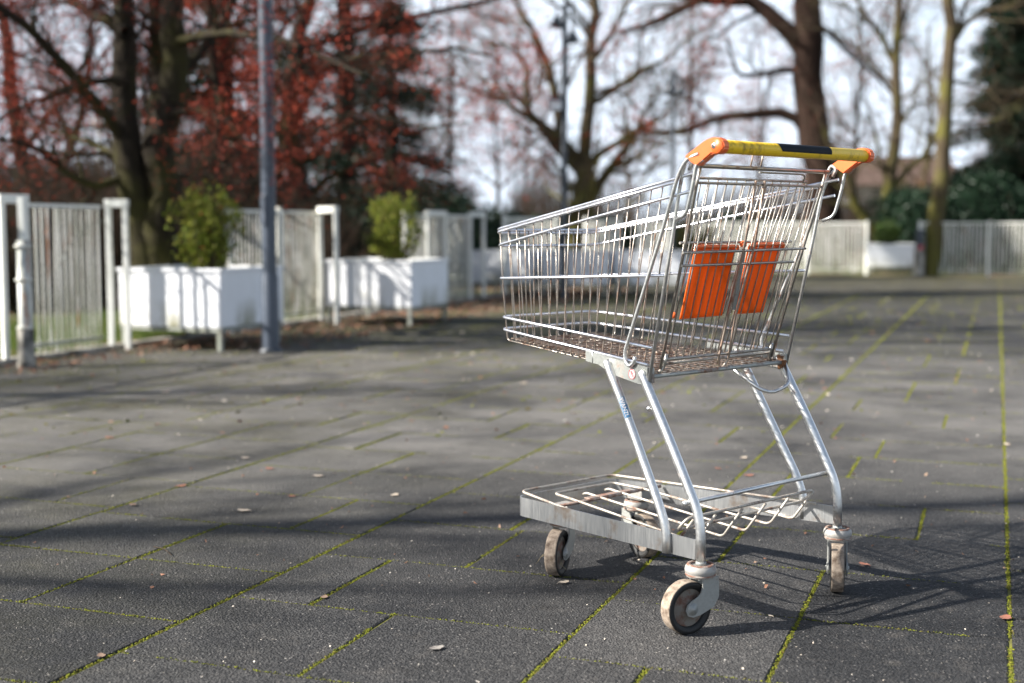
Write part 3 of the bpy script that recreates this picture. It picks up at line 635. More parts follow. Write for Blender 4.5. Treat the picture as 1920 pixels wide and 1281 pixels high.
# ---------------------------------------------------------------- fences
def bars(mb,A,B,z0,z1,pitch,bw,bt,skipr=None,seed=1,lean=.004):
    A=np.array(A);B=np.array(B);d=B-A;L=np.linalg.norm(d);d/=L; nn=np.array([-d[1],d[0]]); n=int(L/pitch); rg=np.random.default_rng(seed)
    for k in range(n):
        c=A+d*(k+.5)*L/n; h=z1-rg.uniform(0,.006); e=rg.normal(0,lean)
        V=[]
        for z,ex in ((z0,0),(h,e)):
            for su,sv in ((-1,-1),(1,-1),(1,1),(-1,1)):
                q=c+d*(su*bw/2+ex)+nn*sv*bt/2; V.append((q[0],q[1],z))
        mb.add(V,[[0,1,5,4],[1,2,6,5],[2,3,7,6],[3,0,4,7],[4,5,6,7]],0,False)
def rail(mb,A,B,z,h,t,mat=0):
    A=np.array(A);B=np.array(B);d=B-A;L=np.linalg.norm(d); a=math.atan2(d[1],d[0]); mb.box(((A[0]+B[0])/2,(A[1]+B[1])/2,z),(L,t,h),mat,Matrix.Rotation(a,4,'Z'))
def fence(A,B,h,label,group,pitch=.056,bw=.0185,posts=(),seed=1,z0=.03):
    A=np.array(A,float);B=np.array(B,float); root=empty('slat_fence',(A[0],A[1],0)); tag(root,label,'fence',group)
    a=(0,0);b_=B-A
    m=MB(); bars(m,a,b_,z0,h-.02,pitch,bw,.007,seed=seed,lean=.006); m.build('slats',m_slat,root)
    m=MB(); rail(m,a,b_,h-.012,.024,.022); m.build('top_rail',m_frame,root)
    m=MB(); rail(m,a,b_,.10,.024,.018); m.build('bottom_rail',m_slat,root)
    for u in posts:
        c=b_*u; m=MB(); m.box((c[0],c[1],(h+.03)/2),(.045,.045,h+.03),0,Matrix.Rotation(math.atan2(b_[1],b_[0]),4,'Z'),.003); m.build('post',m_frame,root)
    return root
LG='white slat fence panels along the left edge of the paving'
fence(FL(-3.6),FL(-1.12),1.02,'rusty white slat fence panel at the left edge of the picture',LG,posts=(0,),seed=2)
fence(FL(-.84),FL(-.10),1.015,'rusty white slat fence panel between the round gate post and the first planter',LG,posts=(),seed=3)
fence(FL(1.50),FL(3.05),1.01,'white slat fence panel with rust streaks behind the blue grey lamp post',LG,posts=(.02,.55),seed=4)
fence(FL(4.95),FL(6.78),1.01,'grimy slat fence panel behind the second planter',LG,posts=(.0,),seed=5)
fence(FL(8.0),FL(10.2),1.0,'slat fence panel seen through the front of the trolley basket',LG,posts=(.0,.98),seed=6)
fence(FL(11.6),FL(13.6),1.0,'slat fence panel seen through the middle of the trolley basket',LG,posts=(0,.98),seed=7)
fence(FL(14.9),FL(17.2),1.0,'slat fence panel ending at the far corner of the court',LG,posts=(0,.98),seed=8)
def hoop(a,b,h,label,z0=0):
    a=np.array(a);b=np.array(b); root=empty('bracing_hoop',(a[0],a[1],0)); tag(root,label,'bracing hoop','white bracing hoops on the fence line')
    d=b-a; ang=math.atan2(d[1],d[0]); L=np.linalg.norm(d)
    for c in (np.zeros(2),d):
        m=MB(); m.box((c[0],c[1],(h-.05)/2),(.036,.036,h-.05),0,Matrix.Rotation(ang,4,'Z'),.003); m.build('post',m_frame,root)
    m=MB(); m.box((d[0]/2,d[1]/2,h-.022),(L+.046,.046,.056),0,Matrix.Rotation(ang,4,'Z'),.004); m.build('head_rail',m_frame,root)
hoop(FL(-1.07),FL(-.91,.04),1.06,'white bracing hoop with round pipe at the far left of the fence')
hoop((-2.824,9.2),(-2.704,9.19),1.05,'white bracing hoop standing before the left end of the first planter')
hoop((-1.755,12.02),(-1.565,11.66),1.045,'white bracing hoop standing before the left end of the second planter')
hoop(FL(5.55),FL(5.98,.03),1.045,'white bracing hoop rising behind the right end of the second planter')
hoop(FL(6.83),FL(7.22,.02),1.045,'white bracing hoop nearest the nose of the trolley')
# gate post with collars
gp=empty('gate_post',(-2.99,8.02,0)); tag(gp,'peeling white round gate post with rusty collars on a grey concrete foot','gate post')
m=MB(); m.lathe([(.056,-.02),(.056,.03),(.052,.05),(.050,.24),(.0001,.24)],20); m.build('concrete_foot',m_conc,gp)
m=MB(); m.lathe([(.042,.24),(.041,.78),(.0001,.78)],20); m.build('pipe',paint('peeling_paint',(.68,.68,.64),(.20,.21,.18),.42,.6,(.33,.15,.07),rl=.56,rh=.62),gp)
for z in (.245,.54,.745):
    m=MB(); m.lathe([(.042,z-.01),(.053,z-.008),(.053,z+.008),(.042,z+.01)],20); m.build('collar',m_slat,gp)
m=MB(); m.box((0,0,.91),(.04,.04,.26),0,None,.003); m.build('upper_post',m_frame,gp)
# wire tangled on the first panel
w=MB(); A=np.array([*FL(-.62),.0]);
pts=[(*FL(-.75,.03),.62),(*FL(-.62,.035),.55),(*FL(-.5,.03),.72),(*FL(-.3,.03),.86),(*FL(-.12,.04),.92),(*FL(.0,.03),.80),(*FL(-.05,.04),.70)]
w.tube(fillet(pts,.12,6),.0035,5); tag(w.build('loose_cable',m_leg),'thin brown cable looped over the slats of the left fence','cable')
# back fence
BL=FL(17.45); BD=FV
def BK(x):    # point on the back fence line at world X
    t=(x-BL[0])/BD[0]; return BL+BD*t
BG='grey white slat fence panels across the back of the court'
def bpx(px):
    lo,hi=0.,40.
    for _ in range(50):
        m_=(lo+hi)/2; q=BL+BD*m_; x=960+FPX*q[0]/(q[1]*math.cos(R(PITCH))+.5*math.sin(R(PITCH)))
        if x<px: lo=m_
        else: hi=m_
    return BL+BD*m_
fence(bpx(1300),bpx(1405),.97,'slat fence panel at the back seen between the trolley posts',BG,.065,.030,(0,1),11)
fence(bpx(1410),bpx(1515),.97,'slat fence panel at the back just behind the trolley handle',BG,.065,.030,(1,),12)
fence(bpx(1520),bpx(1624),.97,'weathered slat fence panel at the back left of the far planter',BG,.065,.030,(1,),13)
fence(bpx(1722),bpx(1853),.97,'grey slat fence panel at the back behind the mossy tree',BG,.065,.030,(.01,1),14)
fence(bpx(1857),bpx(2010),.97,'grey slat fence panel at the back right corner of the picture',BG,.065,.030,(1,),15)
# kerb under the left fence line
kb=MB(); c=(FL(-6)+FL(17.3))/2; kb.box((c[0]-.03,c[1],.0),(23.3,.10,.07),0,Matrix.Rotation(math.atan2(FU[1],FU[0]),4,'Z'),.01); tag(kb.build('kerb',m_conc),'low concrete kerb under the left fence','kerb',kind='structure')

# ---------------------------------------------------------------- planters with shrubs
def planter_proto():
    root=empty('planter'); S=.84; z0,z1=.165,.575
    m=MB(); t_=.012
    m.box((S/2,t_/2,(z0+z1)/2),(S,t_,z1-z0),0,None,.004); m.box((S/2,S-t_/2,(z0+z1)/2),(S,t_,z1-z0),0,None,.004)
    m.box((t_/2,S/2,(z0+z1)/2),(t_,S-.03,z1-z0-.002),0,None,.003); m.box((S-t_/2,S/2,(z0+z1)/2),(t_,S-.03,z1-z0-.002),0,None,.003); m.box((S/2,S/2,z0+.015),(S-.03,S-.03,.02),0)
    m.build('box',m_planter,root)
    m=MB(); m.box((S/2,-.004,z1-.012),(S+.02,.016,.024),0,None,.003); m.box((S/2,S+.004,z1-.012),(S+.02,.016,.024),0,None,.003); m.box((-.004,S/2,z1-.012),(.016,S-.012,.024),0,None,.003); m.box((S+.004,S/2,z1-.012),(.016,S-.012,.024),0,None,.003)
    m.build('rim',m_planter,root)
    m=MB(); V=[]; 
    m.box((S/2,S/2,z1-.06),(S-.03,S-.03,.02),0); m.build('soil',m_soil,root)
    m=MB(); m.box((S/2,.02,z0-.016),(S,.03,.03),0); m.box((S/2,S-.02,z0-.016),(S,.03,.03),0); m.box((.02,S/2,z0-.017),(.03,S-.08,.028),0); m.box((S-.02,S/2,z0-.017),(.03,S-.08,.028),0); m.build('stand_rail',m_leg,root)
    for x in (.025,S-.025):
        for y in (.025,S-.025):
            m=MB(); m.box((x,y,(z0-.032)/2),(.032,.032,z0-.032),0); m.build('leg',m_leg,root)
    return root
proto=None
PRG='white box planters on metal stands'
def place_planter(nearright,label,scale=1):
    global proto
    p=np.array(nearright)-FV*.84
    if proto is None: proto=planter_proto(); o=proto
    else: o=copy_tree(proto)
    o.location=(p[0],p[1],0); o.rotation_euler=(0,0,math.atan2(FV[1],FV[0])); o.scale=(scale,)*3; tag(o,label,'planter',PRG); return o
place_planter((-2.02,9.06),'white box planter nearest the grey lamp post with a striped shadow on its side')
place_planter((-.885,11.48),'white box planter with a stained lower edge left of the trolley nose')
place_planter((.28,16.6),'white box planter in shade just behind the nose of the trolley')
place_planter((1.16,16.3),'shaded white box planter beside the second lamp post')
place_planter((2.08,16.2),'shaded white box planter seen through the rear of the basket')
q=bpx(1711); place_planter((q[0],q[1]-.1),'small far white box planter in the gap of the back fence')
def shrub(cx,cy,z0,h,rx,ry,nst,nlf,label,mleaf,seed,lsz=.04,top=.5):
    rg=np.random.default_rng(seed); root=empty('shrub',(cx,cy,z0)); tag(root,label,'shrub','shrubs growing in the planters')
    st=MB(); tips=[]
    P=[];Rr=[]
    for k in range(nst):
        a=rg.uniform(0,6.28); r=rg.uniform(0,1)**.6; b0=np.array([math.cos(a)*r*rx*.35,math.sin(a)*r*ry*.35,-.04]); hh=h*(rg.uniform(.62,1)-.18*r*r); e=np.array([math.cos(a)*r*rx*rg.uniform(.85,1.1),math.sin(a)*r*ry*rg.uniform(.85,1.1),hh])
        u=np.linspace(0,1,7)[:,None]; bow=np.array([math.cos(a),math.sin(a),0])*np.sin(u*np.pi)*rg.normal(.03,.03); p=b0+(e-b0)*u+bow*1+rg.normal(0,.012,(7,3))*u; p[:,2]=b0[2]+(e[2]-b0[2])*u[:,0]**.85
        P.append(p); Rr.append(.006*(1.1-u[:,0]))
    P=np.array(P); st.tubes(P,np.array(Rr),4); st.build('stems',m_twig,root)
    u=rg.random(nlf)**.8*.9+.1; i=rg.integers(0,nst,nlf); f=u*6; k=np.minimum(f.astype(int),5); fr=(f-k)[:,None]; c=P[i,k]*(1-fr)+P[i,k+1]*fr
    c=c+rg.normal(0,1,(nlf,3))*np.array([.045,.045,.04])*(1.1-.5*u[:,None])
    c=c[(np.sin(c[:,0]*19+seed)+np.sin(c[:,2]*15+c[:,1]*11)>-1.1)]
    lf=MB(); lf.cards(c,rg.uniform(.6,1.3,len(c))*lsz,rg,.5); lf.build('foliage',mleaf,root); return root
def pc_(nr,a=.5,b=.5): q=np.array(nr)-FV*.84*(1-a)+np.array([-FV[1],FV[0]])*.84*b; return q
q=pc_((-2.02,9.06),.62,.45); shrub(q[0],q[1],.54,.66,.27,.25,40,4300,'yellow green upright shrub growing in the planter by the lamp post',m_shrub,21,.037)
q=pc_((-.885,11.48),.60,.5); shrub(q[0],q[1],.54,.68,.24,.22,40,4600,'bushy green shrub growing in the second planter',m_shrub,22,.034)
q=pc_((2.08,16.2),.7,.5); shrub(q[0]+.35,q[1],.54,.42,.22,.2,24,1500,'brownish shrub seen through the rear flap of the trolley',m_shrub2,23,.04)
q=bpx(1672); shrub(q[0],q[1]+.3,.54,.5,.26,.2,30,2200,'dark green shrub growing in the far planter',leafy('far_shrub_leaves',[(.03,.06,.015),(.065,.11,.02),(.03,.045,.015)]),24,.045)
# ---------------------------------------------------------------- lamp posts
def lamp_post(x,y,r0,r1,h,label,kind,mat=None):
    mat=mat or m_post
    root=empty('lamp_post',(x,y,0)); tag(root,label,'lamp post','lamp posts')
    m=MB(); m.lathe([(r0,0),(r0*.98,.52),(r1*1.12,.54),(r1*1.12,.545)],24); m.lathe([(r1*1.06,.54),(r1,h)],24); m.build('post',mat,root)
    if kind=='big':
        m=MB(); m.lathe([(r0*1.35,-.005),(r0*1.35,.012),(r0*1.02,.03)],24); m.build('base_collar',m_dark,root)
        m=MB(); m.box((-.03,-r1*1.035,.98),(.042,.012,.20),0,Matrix.Rotation(R(-30),4,'Z'),.004); m.build('access_door',mat,root)
        m=MB(); m.lathe([(r1*.9,2.43),(r1*1.25,2.435),(r1*1.25,2.50),(r1*.9,2.51)],24); m.build('collar',m_dark,root)
        m=MB(); m.lathe([(.05,h),(.17,h+.05),(.20,h+.35),(.16,h+.38)],20); m.build('lantern',m_glass,root)
        m=MB(); m.lathe([(.22,h+.38),(.18,h+.44),(.03,h+.5),(.0001,h+.5)],20); m.build('cap',m_dark,root)
    if kind=='spots':
        for dx,dz,sx in ((-.10,h-.30,1),(.10,h-.48,-1)):
            m=MB(); m.tube(fillet([(0,0,h-.05),(dx*.9,0,h-.02),(dx,0,dz+.16)],.05,4),.012,6); m.build('arm',m_dark,root)
            m=MB(); m.lathe([(.03,.10),(.055,.05),(.075,-.03),(.0001,-.03)],16,0,Matrix.Translation((dx,0,dz+.06))@Matrix.Rotation(R(10*sx),4,'Y')); m.build('spot_lamp',m_dark,root)
        m=MB(); m.box((-.11,-.02,h*.665),(.17,.12,.15),0,None,.012); m.box((-.11,-.085,h*.66),(.14,.012,.11),1); m.tube([(0,0,h*.68),(-.08,0,h*.68)],.014,6); m.build('floodlight',[m_dark,m_glass],root)
    if kind=='cluster':
        for a in (0,120,240):
            dx,dy=math.cos(R(a))*.12,math.sin(R(a))*.12; m=MB(); m.tube(fillet([(0,0,h-.12),(dx,dy,h-.1),(dx,dy,h-.28)],.05,4),.011,6); m.lathe([(.02,.0),(.05,-.05),(.065,-.14),(.0001,-.14)],14,0,Matrix.Translation((dx,dy,h-.25))); m.build('spot_lamp',m_dark,root)
    if kind=='dish':
        m=MB(); m.lathe([(.03,h),(.10,h+.03),(.20,h+.11),(.22,h+.15)],24); m.lathe([(.22,h+.15),(.15,h+.22),(.0001,h+.25)],24); m.build('lamp_head',m_glass,root)
    return root
lamp_post(-1.673,9.04,.060,.047,4.2,'blue grey lamp post standing by the first planter','big')
lamp_post(.624,15.77,.043,.033,3.5,'dark lamp post with two spotlights and a floodlight behind the basket','spots',m_dark)
lamp_post(2.46,20.2,.042,.032,3.28,'dark lamp post with a cluster of small lamps left of the handle','cluster',m_dark)
q=P3(186,235,30); lamp_post(q[0],30,.055,.045,q[2]-.1,'distant pale lamp post with a white dish head behind the left fence','dish',m_glass)
# small post with a red patch beside the far planter
q=bpx(1719); rt_=empty('waste_bin',(q[0],q[1]-.15,0)); tag(rt_,'slim grey waste bin with a red patch beside the far planter','bin')
m=MB(); m.box((0,0,.24),(.15,.15,.48),0,None,.01); m.build('bin_body',m_conc,rt_); m=MB(); m.box((0,0,.66),(.13,.13,.36),0,None,.01); m.box((.0,-.068,.50),(.07,.008,.10),1); m.build('bin_top',[m_dark,m_red],rt_)

# ---------------------------------------------------------------- trees
def interp(P,Rr,i,t):
    K=P.shape[1]; f=np.clip(t,0,.9999)*(K-1); k=f.astype(int); fr=(f-k)[:,None]; a=P[i,k]; b=P[i,k+1]; T=b-a; T/=np.linalg.norm(T,axis=1)[:,None]+1e-9
    return a*(1-fr)+b*fr,T,Rr[i,k]*(1-fr[:,0])+Rr[i,k+1]*fr[:,0]
def spawn(P,Rr,n,length,K,rg,ang=(35,70),up=.15,wob=.18,rr=.55,lo=.15,tip=.25,rmax=1,droop=0):
    M_=len(P); i=np.repeat(np.arange(M_),n); t=lo+(1-lo)*((np.tile(np.arange(n),M_)+rg.random(M_*n))/n)
    S,T,r=interp(P,Rr,i,t); N=len(S)
    pr=rg.normal(size=(N,3)); pr-=T*(pr*T).sum(1)[:,None]; pr/=np.linalg.norm(pr,axis=1)[:,None]
    a=np.radians(rg.uniform(*ang,N))[:,None]; D=T*np.cos(a)+pr*np.sin(a); D[:,2]+=up; D/=np.linalg.norm(D,axis=1)[:,None]
    L=length*rg.uniform(.55,1.15,N)*(1.15-.5*t); pts=[S]; cur=S; d=D
    for k in range(K-1):
        d=d+rg.normal(0,wob,(N,3)); d[:,2]+=up*.25-droop; d/=np.linalg.norm(d,axis=1)[:,None]; cur=cur+d*(L/(K-1))[:,None]; pts.append(cur)
    Pn=np.stack(pts,1); r0=np.minimum(r*rr,rmax); return Pn,r0[:,None]*np.linspace(1,tip,K)[None]
def resamp(pts,K):
    pts=np.array(pts,float); d=np.r_[0,np.cumsum(np.linalg.norm(np.diff(pts,axis=0),axis=1))]; u=np.linspace(0,d[-1],K); return np.stack([np.interp(u,d,pts[:,c]) for c in range(3)],-1)
def limbs_px(L,Y,rg,px_m=None):
    """each limb: ([(px,py[,dY])...], r0, r1)"""
    out=[]
    for pts,r0,r1 in L:
        q=[P3(p[0],p[1],Y+(p[2] if len(p)>2 else 0)) for p in pts]; q=resamp(q,14); q[1:-1]+=rg.normal(0,.12*min(r0,.3),(12,3)); out.append((q,np.linspace(r0,r1,14)))
    return np.array([o[0] for o in out]),np.array([o[1] for o in out])
def make_tree(name,label,cat,P0,R0,rg,mtrunk,mtw,lv,bud=None,group=None,origin=None,trunk_n=10,flare=None):
    """lv: list of dicts for spawn; bud: (material,count per twig,size,spread)"""
    org=np.array(origin if origin is not None else P0[0,0]); org=np.array([org[0],org[1],0]); root=empty(name,tuple(org)); tag(root,label,cat,group)
    m=MB(); m.tubes(P0-org,R0,trunk_n); 
    if flare is not None: m.tube(np.array(flare[0])-org,flare[1],14)
    P,Rr=P0,R0; lev=[]
    for li,k in enumerate(lv):
        Pn,Rn=spawn(P,Rr,rg=rg,**k); lev.append((Pn,Rn))
        if li==0: m.tubes(Pn-org,Rn,6)
        P,Rr=Pn,Rn
    m.build('trunk',mtrunk,root)
    m=MB()
    for li,(a,b) in enumerate(lev[1:]): m.tubes(a-org,b,4 if li==0 else 3)
    m.build('twigs',mtw,root)
    if bud:
        a,b=lev[-1]; mat,c,size,spread=bud[:4]; N=len(a)*c; i=np.repeat(np.arange(len(a)),c); t=rg.uniform(.15,1,N); S,_,_=interp(a,b,i,t); S=S+rg.normal(0,spread,S.shape)
        msk=np.sin(S[:,0]*3.1+1)+np.sin(S[:,2]*3.7+S[:,1]*2.3)>(-1.2 if len(bud)<5 else bud[4]); msk&=(rg.random(len(S))<np.clip((S[:,2]-.9)/1.3,.06,1)); S=S[msk]
        m=MB(); m.cards(S-org,rg.uniform(.5,1.3,len(S))*size,rg,.7); m.build('buds',mat,root)
    return root
rg=np.random.default_rng(101)
# A: many stemmed red budding tree behind the left fence
Y=10.08
LA=[([(286,606),(283,540),(278,470),(245,390),(238,300),(240,200,.1),(242,100,.2),(228,0,.3),(205,-180,.3),(190,-420,.2)],.15,.035),
    ([(290,606),(292,520),(298,440),(303,360),(306,270),(318,180),(321,60),(328,-60),(345,-260),(370,-480)],.16,.03),
    ([(284,560),(284,450,.3),(275,340,.4),(290,230,.5),(300,100,.6),(290,-100,.7),(270,-350,.8)],.10,.03),
    ([(238,270),(185,200,-.2),(115,115,-.4),(40,40,-.6),(-50,-15,-.8),(-150,-60,-1)],.05,.02),
    ([(240,150),(190,150,-.2),(120,170,-.3),(40,200,-.4),(-40,250,-.5)],.028,.01),
    ([(307,215),(370,205,-.3),(430,232,-.5),(475,290,-.7),(520,330,-.9)],.032,.01),
    ([(320,150),(375,100,.2),(430,20,.4),(470,-80,.6),(520,-240,.8)],.045,.015),
    ([(242,330),(175,352,-.2),(125,325,-.3),(60,270,-.4),(-20,260,-.6)],.035,.012),
    ([(322,80),(420,60,-.4),(520,70,-.8),(610,110,-1.1),(680,140,-1.4)],.04,.012),
    ([(236,60),(160,20,.3),(90,-40,.5),(0,-120,.8)],.045,.015),
    ([(300,330),(370,330,.6),(440,350,1.0),(500,330,1.3)],.03,.01),
    ([(280,330),(200,280,.9),(120,250,1.3),(30,230,1.6)],.035,.012)]
P,Q=limbs_px(LA,Y,rg)
make_tree('tree','many stemmed dark tree with red buds behind the left fence','tree',P,Q,rg,m_bark,m_twigD,
  [dict(n=10,length=1.1,K=7,lo=.22,up=.05,rr=.45,rmax=.022),dict(n=9,length=.55,K=5,up=.05,rr=.5,rmax=.009),dict(n=8,length=.26,K=4,rr=.6,rmax=.0035,up=.02)],
  (m_bud,9,.0175,.014,-.35),'trees beyond the left fence',flare=([P[0,0]+np.array([.02,0,-.03]),P[0,0]+np.array([.02,0,.15]),P[0,0]+np.array([.02,0,.5])],[.24,.19,.12]))
# B: second red tree, farther
rg=np.random.default_rng(102); Y=15.2
LB=[([(575,560),(570,470),(560,380),(545,280),(540,180),(560,60),(590,-60),(610,-250)],.16,.04),
    ([(572,480),(520,400),(470,320,-.4),(430,230,-.7),(400,110,-.9),(385,-40,-1),(370,-200,-1)],.09,.03),
    ([(560,390),(620,330,.3),(700,300,.5),(780,300,.7),(850,330,.9)],.05,.012),
    ([(548,250),(600,124),(691,106,-.2),(764,98,-.4),(855,91,-.6),(920,104,-.8)],.055,.014),
    ([(545,200),(600,80),(709,47,.3),(819,22,.5),(921,0,.7),(1010,-30,.9)],.06,.018),
    ([(545,290),(490,200,.5),(480,130,.6),(540,40,.8),(600,-30,1)],.05,.02),
    ([(550,320),(640,240,-.5),(720,220,-.8),(800,240,-1),(880,230,-1.2)],.04,.01),
    ([(540,300),(450,290,.6),(380,300,1),(320,280,1.3)],.04,.012),
    ([(555,360),(640,380,-.2),(720,380,-.3),(800,350,-.5)],.035,.01),
    ([(540,180),(460,120,-.3),(400,60,-.6),(340,30,-.9)],.04,.012)]
P,Q=limbs_px(LB,Y,rg)
make_tree('tree','spreading tree with dense red buds behind the lamp post','tree',P,Q,rg,m_bark,m_twigD,
  [dict(n=11,length=1.3,K=7,lo=.2,up=.03,rr=.45,rmax=.025),dict(n=8,length=.65,K=5,up=.03,rr=.5,rmax=.009),dict(n=6,length=.28,K=4,rr=.6,rmax=.004,up=.02)],
  (m_bud,8,.025,.022,-.4),'trees beyond the left fence')
# A2: reddish tree further left
rg=np.random.default_rng(112); Y=16.5
LC=[([(60,590),(55,480),(60,380),(40,280),(20,150),(0,0),(-30,-200)],.15,.04),([(58,420),(110,330,.3),(150,230,.5),(170,100,.6),(180,-60,.8)],.08,.02),([(55,400),(0,330,-.3),(-60,240,-.5),(-120,100,-.6)],.07,.02),
    ([(60,380),(140,370,.2),(220,330,.4),(300,310,.5),(390,330,.6)],.05,.012),([(40,290),(100,200,-.4),(160,160,-.6),(260,130,-.8)],.04,.012)]
P,Q=limbs_px(LC,Y,rg)
make_tree('tree','dark red budding tree at the far left of the picture','tree',P,Q,rg,m_bark,m_twigD,
  [dict(n=12,length=1.5,K=7,lo=.2,up=.05,rr=.45,rmax=.025),dict(n=8,length=.7,K=5,up=.03,rr=.5,rmax=.009),dict(n=5,length=.3,K=4,rr=.6,rmax=.004,up=.02)],
  (m_bud,6,.025,.022,-.3),'trees beyond the left fence')
# C: mossy spreading tree in the middle
rg=np.random.default_rng(103); Y=27
LCc=[([(1082,500),(1086,440),(1090,390),(1093,350),(1097,310)],.29,.20),([(1095,325),(1100,240),(1107,182),(1107,91),(1118,29),(1111,-60),(1100,-240)],.15,.05),
    ([(1091,330),(1072,284),(1038,252),(994,215),(987,164),(992,139),(976,98),(950,80),(917,88)],.13,.03),
    ([(1085,320),(1049,285),(1012,237),(947,190),(877,164),(837,153)],.10,.025),
    ([(1091,310),(1052,263),(1038,164),(1012,80),(969,7),(940,-80)],.12,.03),
    ([(1106,195),(1158,164),(1206,128),(1257,109),(1300,60)],.08,.02),
    ([(1100,320),(1129,285),(1184,252),(1242,219),(1300,170)],.09,.02),
    ([(1090,390),(1129,339),(1162,292),(1191,255),(1225,180)],.13,.03),
    ([(1107,120),(1150,60),(1180,0),(1200,-90)],.07,.02),([(1110,60),(1070,10),(1040,-50)],.06,.02)]
P,Q=limbs_px(LCc,Y,rg)
make_tree('tree','mossy spreading bare tree behind the middle lamp post','tree',P,Q,rg,m_barkM,m_twig,
  [dict(n=9,length=2.2,K=8,lo=.25,up=.1,rr=.45,rmax=.045),dict(n=8,length=1.1,K=6,up=.08,rr=.5,rmax=.018,wob=.25),dict(n=6,length=.5,K=4,rr=.6,rmax=.008,up=.05)],
  (m_bud,3,.055,.05,.1),'trees behind the back fence')
# D: thick dark trunk behind the handle
rg=np.random.default_rng(104); Y=30
LD=[([(1556,510),(1548,440),(1540,340),(1530,270),(1522,210),(1517,140),(1515,60),(1513,0),(1508,-120),(1500,-300)],.42,.24),
    ([(1518,120),(1500,82),(1475,55),(1446,25),(1417,4),(1384,-5),(1329,0),(1275,14),(1215,50),(1160,60)],.23,.05),
    ([(1530,275),(1504,233),(1475,213),(1439,210),(1402,215),(1345,219),(1311,235),(1282,248),(1220,248),(1150,240)],.15,.035),
    ([(1516,125),(1470,132),(1425,140),(1385,142),(1372,110),(1362,70)],.09,.03),
    ([(1516,35),(1545,52),(1585,91),(1630,130),(1672,171),(1700,230)],.07,.02),
    ([(1500,-60),(1440,-90),(1370,-110),(1300,-150)],.15,.04)]
P,Q=limbs_px(LD,Y,rg)
make_tree('tree','thick dark reddish tree trunk with arching limbs behind the trolley handle','tree',P,Q,rg,m_barkR,m_twig,
  [dict(n=8,length=2.4,K=8,lo=.3,up=.05,rr=.4,rmax=.05,wob=.25),dict(n=8,length=1.2,K=6,up=.05,rr=.5,rmax=.018,wob=.25),dict(n=6,length=.55,K=4,rr=.6,rmax=.008,up=.0)],
  (m_bud2,2,.05,.05,.3),'trees behind the back fence',trunk_n=16)
# E, F
rg=np.random.default_rng(105); Y=27
LE=[([(1652,470),(1660,400),(1672,320),(1682,240),(1680,150),(1685,60),(1690,-40),(1695,-220)],.14,.05),
    ([(1650,450),(1612,400),(1590,340),(1560,290),(1540,230)],.13,.03),
    ([(1680,170),(1645,130),(1610,95),(1560,58),(1500,50)],.05,.015),([(1682,130),(1660,80),(1630,40),(1605,0),(1590,-60)],.07,.02),
    ([(1662,370),(1700,320),(1735,285),(1765,230),(1800,190)],.07,.015),([(1686,60),(1700,20),(1712,-40)],.05,.02),([(1682,230),(1720,195),(1780,190),(1840,170)],.04,.012),
    ([(1668,360),(1650,300),(1640,240),(1620,180)],.05,.015)]
P,Q=limbs_px(LE,Y,rg)
make_tree('tree','slim mossy tree with forked stems just right of the handle','tree',P,Q,rg,m_barkM,m_twig,
  [dict(n=9,length=1.7,K=7,lo=.2,up=.1,rr=.45,rmax=.03),dict(n=8,length=.9,K=5,up=.08,rr=.5,rmax=.012,wob=.25),dict(n=5,length=.4,K=4,rr=.6,rmax=.006,up=.05)],
  None,'trees behind the back fence')
rg=np.random.default_rng(106); Y=24.0
LF=[([(1744,522),(1748,470),(1754,420),(1761,365),(1769,292),(1771,210),(1781,110),(1784,55),(1775,0),(1765,-120),(1760,-260)],.16,.08),
    ([(1790,75),(1812,40),(1850,20),(1900,12),(1960,0)],.06,.02),([(1788,80),(1800,40),(1812,0),(1830,-60)],.05,.02),([(1777,150),(1840,165),(1890,175),(1940,170)],.035,.012),([(1771,230),(1830,230),(1870,225),(1920,200)],.03,.01),([(1770,280),(1740,260),(1700,225)],.03,.01)]
P,Q=limbs_px(LF,Y,rg)
make_tree('tree','leaning mossy tree rooted at the back fence right of the far planter','tree',P,Q,rg,m_barkM,m_twig,
  [dict(n=8,length=1.4,K=7,lo=.25,up=.1,rr=.4,rmax=.025),dict(n=7,length=.8,K=5,up=.08,rr=.5,rmax=.01,wob=.25),dict(n=5,length=.35,K=4,rr=.6,rmax=.005,up=.05)],
  None,'trees behind the back fence')
# conifers
def conifer(cx,cy,h,rad,z0,label,seed,mat=m_ever,nb=110,nl=26000,lsz=.10,group='dark conifers',top_taper=1.0):
    rg=np.random.default_rng(seed); root=empty('conifer',(cx,cy,0)); tag(root,label,'conifer',group)
    m=MB(); m.tube([(0,0,-.05),(0,0,h*.5),(0,0,h)],[.22,.14,.02],10)
    z=z0+(h-z0)*rg.random(nb)**1.15; a=rg.uniform(0,6.28,nb); L=rad*(1-((z-z0)/(h-z0))**1.3*top_taper)*rg.uniform(.6,1.1,nb)+.2
    u=np.linspace(0,1,6); P=np.stack([np.cos(a)[:,None]*L[:,None]*u,np.sin(a)[:,None]*L[:,None]*u,z[:,None]+L[:,None]*(.18*u-.30*u*u)],-1)+rg.normal(0,.03,(nb,6,3))
    m.tubes(P,np.linspace(.035,.006,6)[None]*np.ones((nb,1)),5); m.build('trunk',m_twigD,root)
    i=rg.integers(0,nb,nl); t=rg.random(nl)**.6; S,_,_=interp(P,np.ones((nb,6)),i,t); S=S+rg.normal(0,1,(nl,3))*np.array([.16,.16,.06])
    m=MB(); m.cards(S,rg.uniform(.5,1.4,nl)*lsz,rg,.35,flat=.5); m.build('foliage',mat,root); return root
q=P3(650,400,22); conifer(q[0],22,8.5,2.3,.5,'dark cedar behind the red budding trees left of centre',31,nb=150,nl=36000)
